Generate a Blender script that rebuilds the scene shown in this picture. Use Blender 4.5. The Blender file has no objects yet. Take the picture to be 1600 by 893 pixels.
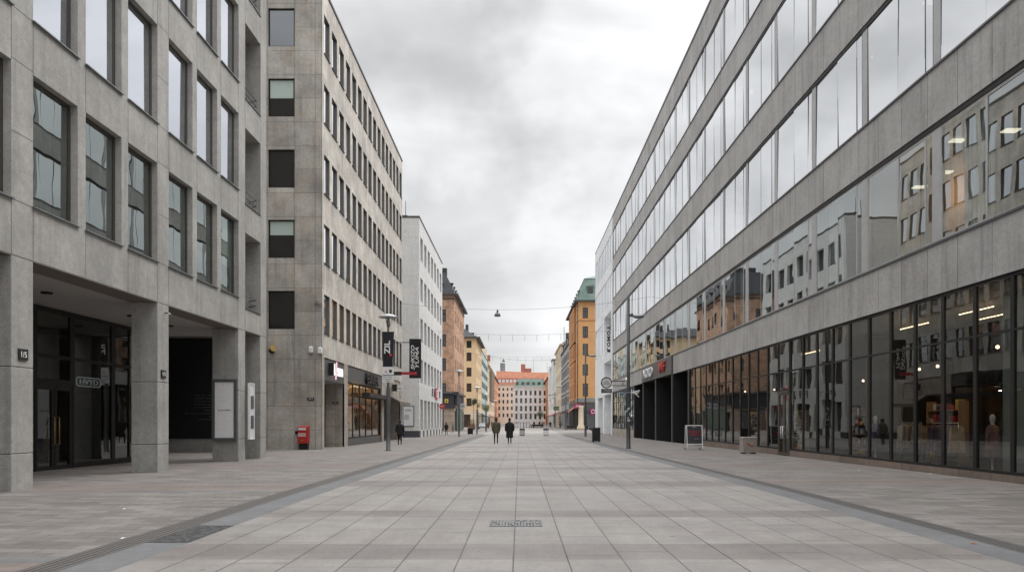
import bpy, bmesh, math, random
from mathutils import Vector, Matrix
random.seed(7)
R = math.radians
sc = bpy.context.scene
col = sc.collection
F = 1280.0; CX = 812.0; CY = 656.0; CH = 1.65

def gz(y):                       # the street falls gently away from the camera
    return -0.0045 * max(0.0, min(y, 120.0) - 18.0)

# ------------------------------------------------------------------ materials
class NT:
    def __init__(s, name):
        s.m = bpy.data.materials.new(name); s.m.use_nodes = True
        s.t = s.m.node_tree; s.t.nodes.clear()
        s.out = s.t.nodes.new('ShaderNodeOutputMaterial')
    def n(s, typ, **kw):
        nd = s.t.nodes.new(typ)
        for k, v in kw.items(): setattr(nd, k, v)
        return nd
    def put(s, sock, v):
        if isinstance(v, bpy.types.NodeSocket): s.t.links.new(v, sock)
        elif isinstance(v, (tuple, list)):
            v = tuple(v)
            sock.default_value = v + (1.0,) if (sock.type == 'RGBA' and len(v) == 3) else v
        else: sock.default_value = v
    def m_(s, op, a, b=0.0, c=0.0, clamp=False):
        nd = s.n('ShaderNodeMath', operation=op, use_clamp=clamp)
        s.put(nd.inputs[0], a); s.put(nd.inputs[1], b); s.put(nd.inputs[2], c)
        return nd.outputs[0]
    def mix(s, f, a, b, typ='MIX'):
        nd = s.n('ShaderNodeMix', data_type='RGBA', blend_type=typ)
        s.put(nd.inputs[0], f); s.put(nd.inputs[6], a); s.put(nd.inputs[7], b)
        return nd.outputs[2]
    def pos(s):
        g = s.n('ShaderNodeNewGeometry'); x = s.n('ShaderNodeSeparateXYZ')
        s.t.links.new(g.outputs['Position'], x.inputs[0])
        return g.outputs['Position'], x.outputs[0], x.outputs[1], x.outputs[2]
    def comb(s, x, y, z):
        c = s.n('ShaderNodeCombineXYZ')
        for i, v in enumerate((x, y, z)): s.put(c.inputs[i], v)
        return c.outputs[0]
    def noise(s, vec, scale, detail=4.0, rough=0.55, dist=0.0):
        nd = s.n('ShaderNodeTexNoise'); s.put(nd.inputs['Vector'], vec)
        s.put(nd.inputs['Scale'], scale); s.put(nd.inputs['Detail'], detail); s.put(nd.inputs['Roughness'], rough)
        s.put(nd.inputs['Distortion'], dist)
        return nd.outputs[0]
    def white(s, vec):
        nd = s.n('ShaderNodeTexWhiteNoise'); s.put(nd.inputs[0], vec); return nd.outputs[0]
    def map(s, v, a, b, c, d):
        nd = s.n('ShaderNodeMapRange'); s.put(nd.inputs[0], v)
        for i, q in enumerate((a, b, c, d)): s.put(nd.inputs[i+1], q)
        return nd.outputs[0]
    def scale(s, colr, f):
        nd = s.n('ShaderNodeVectorMath', operation='SCALE')
        s.put(nd.inputs[0], colr); s.put(nd.inputs[3], f); return nd.outputs[0]
    def bump(s, h, strength=0.3, dist=0.01):
        nd = s.n('ShaderNodeBump'); s.put(nd.inputs['Height'], h)
        nd.inputs['Strength'].default_value = strength; nd.inputs['Distance'].default_value = dist
        return nd.outputs[0]
    def bsdf(s, colr, rough=0.7, metal=0.0, normal=None, spec=0.5):
        p = s.n('ShaderNodeBsdfPrincipled')
        s.put(p.inputs['Base Color'], colr); s.put(p.inputs['Roughness'], rough); s.put(p.inputs['Metallic'], metal)
        p.inputs['Specular IOR Level'].default_value = spec
        if normal is not None: s.put(p.inputs['Normal'], normal)
        s.t.links.new(p.outputs[0], s.out.inputs[0]); return p

def mat_plain(name, c, rough=0.6, metal=0.0, var=0.12, sc_=3.0, spec=0.5):
    t = NT(name); P, x, y, z = t.pos()
    n1 = t.noise(P, sc_, 5, 0.6)
    k = t.map(n1, 0.3, 0.7, 1-var, 1+var)
    t.bsdf(t.scale(c, k), t.map(n1, 0.3, 0.7, max(0, rough-.08), min(1, rough+.08)), metal, None, spec)
    return t.m

def mat_emit(name, c, s):
    t = NT(name); e = t.n('ShaderNodeEmission'); t.put(e.inputs[0], c); e.inputs[1].default_value = s
    t.t.links.new(e.outputs[0], t.out.inputs[0]); return t.m

def mat_stone(name, c, ju=0, jz=0, ou=0.0, oz=0.0, jw=0.012, tone=0.10, stain=0.22, speck=0.16, warm=0.0, streak=0.5, vjoint=0.55):
    """panelled concrete / stone: panels ju x jz, tone per panel, streaks of dirt that run down, fine speckle"""
    t = NT(name); P, x, y, z = t.pos()
    u = t.m_('ADD', x, y)
    uv = t.comb(u, 0.0, z)
    fine = t.m_('ADD', t.m_('MULTIPLY', t.noise(P, 24, 3, .75), .6), t.m_('MULTIPLY', t.noise(P, 75, 2, .7), .4))
    pits = t.map(t.noise(P, 9.0, 2, .6), .70, .77, 1.0, 1.0-.9*speck)
    blot = t.map(t.noise(t.comb(t.m_('MULTIPLY', u, .55), 3.0, t.m_('MULTIPLY', z, .8)), 1.0, 7, .72), .40, .68, 1.0+stain*.25, 1.0-stain*.55)
    mid = t.noise(P, 5.5, 5, 0.65)
    big = t.noise(P, 0.55, 6, 0.6)
    strk = t.noise(t.comb(t.m_('MULTIPLY', u, 3.2), 0.0, t.m_('MULTIPLY', z, 0.22)), 1.0, 5, 0.62)
    k = t.map(big, 0.25, 0.75, 1-stain, 1+stain)
    k = t.m_('MULTIPLY', k, t.map(fine, 0.3, 0.7, 1-speck, 1+speck))
    k = t.m_('MULTIPLY', k, t.map(mid, 0.3, 0.7, 1-.11, 1+.10))
    k = t.m_('MULTIPLY', t.m_('MULTIPLY', k, pits), blot)
    sk = t.map(strk, 0.50, 0.75, 1.0, 1-streak*.5)
    k = t.m_('MULTIPLY', k, sk)
    hgt = t.m_('ADD', t.m_('MULTIPLY', fine, 0.5), mid)
    if ju or jz:
        cu = t.m_('DIVIDE', t.m_('ADD', u, ou), ju) if ju else 0.0
        cz = t.m_('DIVIDE', t.m_('ADD', z, oz), jz) if jz else 0.0
        fu = t.m_('FLOOR', cu) if ju else 0.0
        fz = t.m_('FLOOR', cz) if jz else 0.0
        rnd = t.white(t.comb(fu, fz, 3.0))
        k = t.m_('MULTIPLY', k, t.map(rnd, 0, 1, 1-tone, 1+tone))
        j = None
        if ju: j = t.m_('LESS_THAN', t.m_('FRACT', cu), jw/ju)
        if jz:
            j2 = t.m_('LESS_THAN', t.m_('FRACT', cz), jw/jz)
            j = j2 if j is None else t.m_('MAXIMUM', j, j2)
        k = t.m_('MULTIPLY', k, t.m_('SUBTRACT', 1.0, t.m_('MULTIPLY', j, vjoint)))
        hgt = t.m_('SUBTRACT', hgt, t.m_('MULTIPLY', j, 3.0))
    c2 = (c[0]*1.0, c[1]*(0.94), c[2]*(0.86))
    cc = t.mix(t.map(t.noise(P, 0.9, 4, .6), 0.42, 0.62, 0.0, 0.12+warm*1.4), c, c2)
    rust = t.noise(t.comb(t.m_('MULTIPLY', u, .8), 7.0, t.m_('MULTIPLY', z, .5)), 1.0, 6, .7)
    cc = t.mix(t.map(rust, 0.62, 0.78, 0.0, 0.35*(warm > 0)), cc, (c[0]*.85, c[1]*.62, c[2]*.42))
    t.bsdf(t.scale(cc, k), 0.82, 0, t.bump(hgt, 0.25, 0.01), 0.3)
    return t.m

def mat_brick(name, c1, c2, mort, bw=0.25, bh=0.075, blotch=0.25):
    t = NT(name); P, x, y, z = t.pos()
    u = t.m_('ADD', x, y)
    b = t.n('ShaderNodeTexBrick'); t.put(b.inputs['Vector'], t.comb(u, z, 0.0))
    b.inputs['Scale'].default_value = 1.0; b.inputs['Brick Width'].default_value = bw; b.inputs['Row Height'].default_value = bh
    b.inputs['Mortar Size'].default_value = 0.01
    t.put(b.inputs['Color1'], c1); t.put(b.inputs['Color2'], c2); t.put(b.inputs['Mortar'], mort)
    k = t.m_('MULTIPLY', t.map(t.noise(P, .7, 6, .7), .3, .7, 1-blotch, 1+blotch), t.map(t.noise(P, 2.2, 3, .6), .3, .7, .8, 1.2))
    t.bsdf(t.scale(b.outputs[0], k), 0.85, 0, None, 0.2)
    return t.m

def mat_glass(name, refl, tint=(0.75, 0.8, 0.8), gloss=(0.9, 0.93, 0.96), wob=0.02, opaque=None, wsc=0.5):
    """window pane: mirror share plus what shows through (or a dark opaque room behind when opaque is given)"""
    t = NT(name); P, x, y, z = t.pos()
    ge = t.n('ShaderNodeNewGeometry'); dt = t.n('ShaderNodeVectorMath', operation='DOT_PRODUCT')
    t.t.links.new(ge.outputs['Incoming'], dt.inputs[0]); t.t.links.new(ge.outputs['True Normal'], dt.inputs[1])
    sch = t.m_('POWER', t.m_('SUBTRACT', 1.0, t.m_('ABSOLUTE', dt.outputs['Value'])), 4.0)
    fac = t.m_('ADD', refl, t.m_('MULTIPLY', sch, (1-refl)*0.95), clamp=True)
    g = t.n('ShaderNodeBsdfGlossy'); t.put(g.inputs['Color'], gloss); g.inputs['Roughness'].default_value = 0.0
    bm = t.bump(t.noise(P, wsc, 2, .5), 1.0, wob); t.put(g.inputs['Normal'], bm)
    if opaque is None:
        b = t.n('ShaderNodeBsdfTransparent'); t.put(b.inputs[0], tint)
    else:
        b = t.n('ShaderNodeBsdfDiffuse'); t.put(b.inputs[0], opaque)
    mx = t.n('ShaderNodeMixShader'); t.put(mx.inputs[0], fac)
    t.t.links.new(b.outputs[0], mx.inputs[1]); t.t.links.new(g.outputs[0], mx.inputs[2])
    t.t.links.new(mx.outputs[0], t.out.inputs[0])
    return t.m

def mat_plaza():
    t = NT('plaza_slabs'); P, x, y, z = t.pos()
    W = 0.648
    xx = t.m_('DIVIDE', t.m_('ADD', x, 0.075+W*40), W)
    wob = t.map(t.noise(P, 0.8, 2), 0, 1, -.006, .006)
    xx = t.m_('ADD', xx, wob)
    i = t.m_('FLOOR', xx); fx = t.m_('FRACT', xx)
    r = t.white(t.comb(i, 1.0, 0.0))
    L = 1.62
    yy = t.m_('DIVIDE', t.m_('ADD', y, t.m_('MULTIPLY', r, L)), L)
    j = t.m_('FLOOR', yy); fy = t.m_('FRACT', yy)
    rnd = t.white(t.comb(i, j, 2.0)); rnd2 = t.white(t.comb(i, j, 9.0))
    jx = t.m_('LESS_THAN', t.m_('ABSOLUTE', t.m_('SUBTRACT', fx, t.m_('ROUND', fx))), 0.0135)
    rj = t.map(t.white(t.comb(i, 5.0, 1.0)), 0, 1, .5, .85)
    jy = t.m_('MULTIPLY', t.m_('LESS_THAN', t.m_('ABSOLUTE', t.m_('SUBTRACT', fy, t.m_('ROUND', fy))), 0.008), t.map(rnd2, .2, .9, 0.1, .7))
    band = None
    for c, h in ((3.4, .6), (6.6, .5), (10.35, .62), (14.5, .5), (21.6, 1.0), (29, .8), (36.5, 1.0), (46, 1.0), (56, 1.2), (68, 1.3), (80, 1.3), (94, 1.4)):
        q = t.m_('LESS_THAN', t.m_('ABSOLUTE', t.m_('SUBTRACT', y, c)), h)
        band = q if band is None else t.m_('MAXIMUM', band, q)
    base = t.mix(t.map(rnd, 0, 1, 0, 1), (.254, .238, .221), (.290, .273, .255))
    base = t.mix(t.map(t.noise(P, .35, 3), .45, .65, 0, .6), base, (.272, .243, .228))
    base = t.mix(band, base, t.mix(rnd2, (.198, .177, .167), (.232, .210, .199)))
    k = t.map(t.noise(P, 60, 3, .75), .25, .75, .80, 1.20)
    k = t.m_('MULTIPLY', k, t.map(t.noise(P, 1.6, 6, .72), .3, .7, .80, 1.14))
    k = t.m_('MULTIPLY', k, t.map(t.noise(t.comb(t.m_('MULTIPLY', x, .4), y, 0.0), .9, 6, .65), .35, .7, 1.06, .88))
    k = t.m_('MULTIPLY', k, t.map(t.noise(P, 13, 5, .75), .3, .7, .86, 1.12))
    spot = t.map(t.noise(P, 7.0, 2, .5), .68, .74, 1.0, .78)
    k = t.m_('MULTIPLY', k, spot)
    vo = t.n('ShaderNodeTexVoronoi'); t.put(vo.inputs['Vector'], P); vo.inputs['Scale'].default_value = 2.3
    sp = t.n('ShaderNodeSeparateColor'); t.t.links.new(vo.outputs['Color'], sp.inputs[0])
    gum = t.m_('LESS_THAN', vo.outputs['Distance'], t.map(sp.outputs[0], .25, 1, .0, .10))
    k = t.m_('MULTIPLY', k, t.m_('SUBTRACT', 1.0, t.m_('MULTIPLY', gum, t.map(sp.outputs[1], 0, 1, .12, .5))))
    trail = t.noise(t.comb(t.m_('MULTIPLY', x, .9), t.m_('MULTIPLY', y, .07), 0.0), 1.0, 6, .7)
    k = t.m_('MULTIPLY', k, t.map(trail, .38, .66, 1.05, .90))
    k = t.m_('MULTIPLY', k, t.m_('SUBTRACT', 1.0, t.m_('MULTIPLY', jx, rj)))
    k = t.m_('MULTIPLY', k, t.m_('SUBTRACT', 1.0, jy))
    h = t.m_('SUBTRACT', t.noise(P, 60, 2), t.m_('MULTIPLY', t.m_('MAXIMUM', jx, jy), 2.0))
    t.bsdf(t.scale(base, k), t.map(t.noise(P, .8, 4), .3, .7, .5, .75), 0, t.bump(h, .2, .006), .35)
    return t.m

def mat_paving(name, seed):
    t = NT(name); P, x, y, z = t.pos()
    b = t.n('ShaderNodeTexBrick'); t.put(b.inputs['Vector'], t.comb(t.m_('ADD', x, t.m_('MULTIPLY', y, .02+.01*seed)), t.m_('ADD', y, t.m_('MULTIPLY', x, .05)), 0.0))
    b.inputs['Scale'].default_value = 1.0; b.inputs['Brick Width'].default_value = .62; b.inputs['Row Height'].default_value = .31
    b.inputs['Mortar Size'].default_value = .007; b.inputs['Bias'].default_value = 0.0
    t.put(b.inputs['Color1'], (.170, .155, .143)); t.put(b.inputs['Color2'], (.246, .228, .213)); t.put(b.inputs['Mortar'], (.13, .12, .11))
    yy = t.m_('ADD', y, t.m_('MULTIPLY', x, .07*(1 if seed else -1)))
    band = None; bl = None
    for c, h in ((8.6, 1.3), (20.9+seed*2, 1.2), (31, 1.3), (43, 1.5), (57, 1.5), (74, 1.6), (92, 1.6)):
        q = t.m_('ABSOLUTE', t.m_('SUBTRACT', yy, c))
        a = t.m_('LESS_THAN', q, h); e = t.m_('LESS_THAN', q, h+.45)
        band = a if band is None else t.m_('MAXIMUM', band, a); bl = e if bl is None else t.m_('MAXIMUM', bl, e)
    cc = t.mix(t.m_('MULTIPLY', bl, .75), b.outputs[0], (.17, .172, .175))
    cc = t.mix(t.m_('MULTIPLY', band, t.map(t.noise(P, 2.0, 3), .3, .7, .5, .95)), cc, t.mix(t.noise(t.comb(t.m_('MULTIPLY', x, 1.5), t.m_('MULTIPLY', y, 6), 0.0), 1.0, 3), (.205, .155, .135), (.25, .212, .19)))
    cc = t.mix(t.m_('MULTIPLY', t.m_('SUBTRACT', 1.0, b.outputs['Fac']), 0.0), cc, cc)
    k = t.map(t.noise(P, 50, 3, .75), .25, .75, .82, 1.18)
    k = t.m_('MULTIPLY', k, t.map(t.noise(P, .8, 6, .74), .3, .7, .78, 1.16))
    k = t.m_('MULTIPLY', k, t.map(t.noise(t.comb(t.m_('MULTIPLY', x, .25), t.m_('MULTIPLY', y, 1.2), 0.0), 1.0, 5, .7), .4, .7, 1.05, .84))
    k = t.m_('MULTIPLY', k, t.map(t.noise(P, 6.0, 2, .5), .70, .76, 1.0, .75))
    k = t.m_('MULTIPLY', k, t.map(b.outputs['Fac'], 0, 1, 1, .62))
    t.bsdf(t.scale(cc, k), .75, 0, t.bump(t.m_('SUBTRACT', t.noise(P, 50, 2), t.m_('MULTIPLY', b.outputs['Fac'], 1.5)), .2, .006), .3)
    return t.m

def mat_ribs(name, x0, w, n, c1, c2):
    t = NT(name); P, x, y, z = t.pos()
    f = t.m_('FRACT', t.m_('MULTIPLY', t.m_('DIVIDE', t.m_('SUBTRACT', x, x0), w), n))
    r = t.m_('LESS_THAN', t.m_('ABSOLUTE', t.m_('SUBTRACT', f, .5)), .22)
    cr = t.m_('MULTIPLY', t.m_('LESS_THAN', t.m_('FRACT', t.m_('DIVIDE', y, .5)), .03), .5)
    k = t.m_('MULTIPLY', t.map(t.noise(P, 25, 4, .7), .3, .7, .75, 1.25), t.m_('SUBTRACT', 1.0, cr))
    t.bsdf(t.scale(t.mix(r, c1, c2), k), .7, 0, t.bump(r, .4, .01), .3)
    return t.m

def mat_cobble(name, c, s):
    t = NT(name); P, x, y, z = t.pos()
    v = t.n('ShaderNodeTexVoronoi'); t.put(v.inputs['Vector'], P); v.inputs['Scale'].default_value = s
    k = t.map(v.outputs['Distance'], .0, .6, 1.35, .45)
    t.bsdf(t.scale(c, k), .7, 0, t.bump(t.m_('SUBTRACT', 1.0, v.outputs['Distance']), .6, .02), .3)
    return t.m

def mat_tiles(name, c, pitch=0.35, seam=True, patina=0.3):
    t = NT(name); P, x, y, z = t.pos()
    u = t.m_('ADD', x, y)
    f = t.m_('FRACT', t.m_('DIVIDE', u, pitch))
    s = t.m_('LESS_THAN', f, .14)
    k = t.m_('MULTIPLY', t.map(t.noise(P, .8, 6, .7), .3, .7, 1-patina, 1+patina), t.m_('SUBTRACT', 1.0, t.m_('MULTIPLY', s, .35 if seam else .2)))
    t.bsdf(t.scale(c, k), .6, 0, None, .3)
    return t.m

def mat_sign(name, c, var=.05, rough=.5): return mat_plain(name, c, rough, 0, var, 8.0)

M = {}
M['conc_arcade'] = mat_stone('arcade_concrete', (.335, .327, .31), stain=.2, tone=.05, speck=.26, streak=.5)
M['conc_slab'] = mat_stone('stone_slab_cladding', (.50, .475, .44), ju=2.12, jz=1.45, ou=-50.2, oz=-1.05+.0, jw=.016, stain=.28, tone=.08, speck=.2, warm=.45, streak=.9, vjoint=.4)
M['conc_side'] = mat_stone('stone_side_cladding', (.40, .38, .352), ju=1.66, jz=1.45, ou=-36.4+.0, oz=-1.05, jw=.022, stain=.32, tone=.12, speck=.24, warm=.45, streak=.7, vjoint=.55)
M['conc_shop'] = mat_stone('stone_shop_cladding', (.37, .335, .30), ju=1.6, jz=1.16, ou=-50.2, oz=-.05, jw=.02, stain=.3, tone=.1, speck=.22, warm=.45, streak=.6)
M['plaster'] = mat_stone('pale_plaster', (.60, .60, .59), jz=.30, jw=.012, stain=.08, tone=.025, speck=.06, streak=.25, vjoint=.12)
M['conc_ribbon'] = mat_stone('spandrel_panels', (.38, .372, .36), ju=1.8, ou=-21.4+18, jw=.026, stain=.15, tone=.07, speck=.24, streak=.65, vjoint=.62)
M['white_panel'] = mat_stone('white_panels', (.71, .73, .75), ju=3.3, jz=5.7, ou=-115.6, oz=-5.2, jw=.04, stain=.06, tone=.04, speck=.05, streak=.15, vjoint=.35)
M['joint'] = mat_plain('joint_sealant', (.10, .095, .09), .9)
M['bronze'] = mat_plain('brown_window_metal', (.085, .072, .062), .45, .3)
M['dark'] = mat_plain('dark_frame', (.017, .016, .0155), .55, spec=.25)
M['black'] = mat_plain('black_panel', (.012, .012, .013), .5, 0, .1)
M['alu'] = mat_plain('grey_aluminium', (.40, .40, .40), .5, .2)
M['alu_dark'] = mat_plain('dark_aluminium', (.10, .10, .105), .45, .4)
M['zinc'] = mat_plain('zinc_flashing', (.20, .22, .225), .5, .5)
M['ceil'] = mat_plain('soffit_paint', (.38, .36, .345), .8, 0, .05)
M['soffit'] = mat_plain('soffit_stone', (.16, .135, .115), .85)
M['room'] = mat_plain('room_paint', (.25, .225, .195), .8, 0, .1, .6)
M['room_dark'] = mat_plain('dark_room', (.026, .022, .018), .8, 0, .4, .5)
M['room_warm'] = mat_plain('warm_room', (.40, .26, .15), .8, 0, .2, .5)
M['curtain'] = mat_plain('curtain_cloth', (.62, .64, .63), .9, 0, .08, 2)
M['g_office'] = mat_glass('office_glass', .36, (.55, .60, .59), gloss=(.78, .82, .82), wob=.004, wsc=.35)
M['g_upper'] = mat_glass('coated_glass', .86, (.5, .56, .58), gloss=(.97, .985, 1.0), wob=.0028, wsc=.3)
M['g_shop'] = mat_glass('shop_glass', .12, (.6, .62, .6), gloss=(.66, .68, .67), wob=.0035, wsc=.5)
M['g_shop_dark'] = mat_glass('shaded_shop_glass', .13, (.5, .5, .48), gloss=(.75, .78, .78), wob=.003)
M['g_arc'] = mat_glass('arcade_office_glass', .68, (.55, .58, .58), gloss=(.86, .89, .95), wob=.0028, wsc=.4)
M['g_arc_low'] = mat_glass('greenish_office_glass', .44, (.42, .50, .47), gloss=(.72, .78, .76), wob=.0035, wsc=.5)
M['g_house'] = mat_glass('house_glass', .10, opaque=(.022, .024, .026), wob=.006)
M['g_dark'] = mat_glass('dark_room_glass', .05, opaque=(.02, .018, .016), wob=.004)
M['g_slab'] = mat_glass('slab_office_glass', .66, opaque=(.05, .055, .055), wob=.004)
M['g_slab_street'] = mat_glass('slab_street_glass', .9, opaque=(.08, .085, .085), wob=.003)
M['lamp_on'] = mat_emit('ceiling_lamp_glow', (1, .86, .66), 1.5)
M['lamp_warm'] = mat_emit('spot_lamp_glow', (1, .72, .42), 5.0)
M['sign_white_on'] = mat_emit('lit_letters', (1, .98, .97), 1.0)
M['sign_pink_on'] = mat_emit('lit_pink_letter', (1, .62, .74), .9)
M['sign_dim_on'] = mat_emit('dim_lit_letters', (.6, .66, .7), .22)
M['white'] = mat_sign('white_paint', (.75, .75, .74))
M['offwhite'] = mat_sign('pale_print', (.62, .63, .65))
M['red'] = mat_sign('red_paint', (.42, .025, .022))
M['redsign'] = mat_sign('red_sign', (.50, .03, .05))
M['magenta'] = mat_sign('plum_sign', (.30, .015, .10))
M['navy'] = mat_sign('dark_banner_cloth', (.018, .019, .026), .08, .85)
M['greysign'] = mat_sign('grey_fascia', (.085, .085, .085), .1)
M['yellow'] = mat_sign('yellow_sign', (.70, .50, .05))
M['green_sign'] = mat_sign('green_sign', (.06, .16, .06))
M['blue_sign'] = mat_sign('blue_sign', (.05, .09, .16))
M['orange_awn'] = mat_sign('orange_canvas', (.45, .14, .04))
M['steel'] = mat_plain('galvanised_steel', (.23, .24, .245), .45, .6, .15)
M['pole'] = mat_plain('painted_pole', (.10, .105, .11), .5, .3)
M['poledark'] = mat_plain('dark_pole', (.065, .068, .072), .5, .3)
M['lampshade'] = mat_plain('lamp_shade_metal', (.42, .43, .43), .4, .2)
M['brick'] = mat_brick('red_brown_brick', (.46, .255, .155), (.36, .19, .12), (.46, .37, .30), blotch=.38)
M['ochre'] = mat_stone('orange_render', (.60, .335, .15), stain=.08, tone=0, speck=.06, streak=.2)
M['ochre_d'] = mat_stone('orange_brick_panel', (.46, .235, .11), stain=.12, tone=0, speck=.1, streak=.2)
M['yellowwall'] = mat_stone('yellow_render', (.74, .55, .34), stain=.07, tone=0, speck=.05, streak=.2)
M['cream'] = mat_stone('cream_render', (.70, .60, .46), stain=.08, tone=0, speck=.05, streak=.25)
M['palegreen'] = mat_stone('pale_green_cladding', (.45, .53, .51), ju=1.5, jz=1.8, jw=.1, stain=.08, tone=.12, speck=.05, streak=.1)
M['orangered'] = mat_stone('orange_red_render', (.58, .30, .18), stain=.08, tone=0, speck=.05, streak=.2)
M['peach'] = mat_stone('peach_render', (.72, .60, .50), stain=.06, tone=0, speck=.05, streak=.15)
M['offwall'] = mat_stone('off_white_render', (.74, .77, .78), stain=.06, tone=0, speck=.05, streak=.2)
M['whitewall'] = mat_stone('white_render', (.76, .77, .77), stain=.06, tone=0, speck=.05, streak=.2)
M['slate'] = mat_stone('blue_grey_cladding', (.36, .375, .40), ju=2.6, jz=4.0, jw=.14, stain=.08, tone=.08, speck=.05, streak=.15)
M['redbrick'] = mat_stone('red_brick_far', (.38, .15, .11), stain=.1, tone=0, speck=.1, streak=.2)
M['roof_black'] = mat_tiles('black_sheet_roof', (.045, .047, .053), .6)
M['roof_green'] = mat_tiles('copper_roof', (.165, .235, .205), .55, patina=.3)
M['roof_red'] = mat_tiles('red_tile_roof', (.40, .17, .10), .3, False)
M['trim_dark'] = mat_plain('dark_cornice', (.06, .058, .056), .6)
M['bluestone'] = mat_stone('blue_grey_kerbstone', (.165, .168, .172), ju=0, stain=.14, tone=.0, speck=.15, streak=0)
M['cobble'] = mat_cobble('dark_cobbles', (.10, .10, .10), 14)
M['slab_conc'] = mat_plain('cast_concrete', (.47, .46, .45), .8, 0, .12, 12)
M['asphalt'] = mat_plain('far_paving', (.27, .26, .252), .85, 0, .12, .6)
M['rust'] = mat_plain('rust_mark', (.33, .12, .035), .8, 0, .5, 22)
M['skin'] = mat_plain('skin', (.50, .32, .24), .6)
M['hair'] = mat_plain('dark_hair', (.025, .02, .017), .6)
M['trouser'] = mat_plain('dark_trousers', (.018, .018, .022), .85)
M['olive'] = mat_plain('olive_coat', (.085, .078, .05), .9, 0, .2, 9)
M['blackcoat'] = mat_plain('black_coat', (.014, .013, .015), .9, 0, .2, 9)
M['greycoat'] = mat_plain('grey_coat', (.12, .12, .13), .9, 0, .2, 9)
M['redcoat'] = mat_plain('red_brown_coat', (.25, .08, .06), .9, 0, .2, 9)
M['bark'] = mat_plain('bark', (.08, .06, .045), .9)
M['leaf'] = mat_plain('leaf_green', (.055, .095, .03), .7, 0, .4, 4)
M['leaf2'] = mat_plain('leaf_yellow_green', (.22, .21, .04), .7, 0, .35, 5)
M['rubber'] = mat_plain('tyre_rubber', (.02, .02, .02), .8)
M['car_dark'] = mat_plain('dark_car_paint', (.02, .022, .028), .25, 0, .05)
M['car_silver'] = mat_plain('silver_car_paint', (.30, .33, .36), .3, .5, .05)
M['gold'] = mat_plain('brass', (.50, .34, .12), .35, .8)
M['chrome'] = mat_plain('bright_steel', (.65, .65, .65), .3, .8)
M['cloth_a'] = mat_plain('display_cloth', (.20, .09, .07), .9, 0, .8, 3)
M['cloth_b'] = mat_plain('display_pale', (.45, .38, .28), .9, 0, .6, 2)
M['cloth_c'] = mat_plain('display_blue', (.06, .06, .14), .9, 0, .8, 3)

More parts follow.
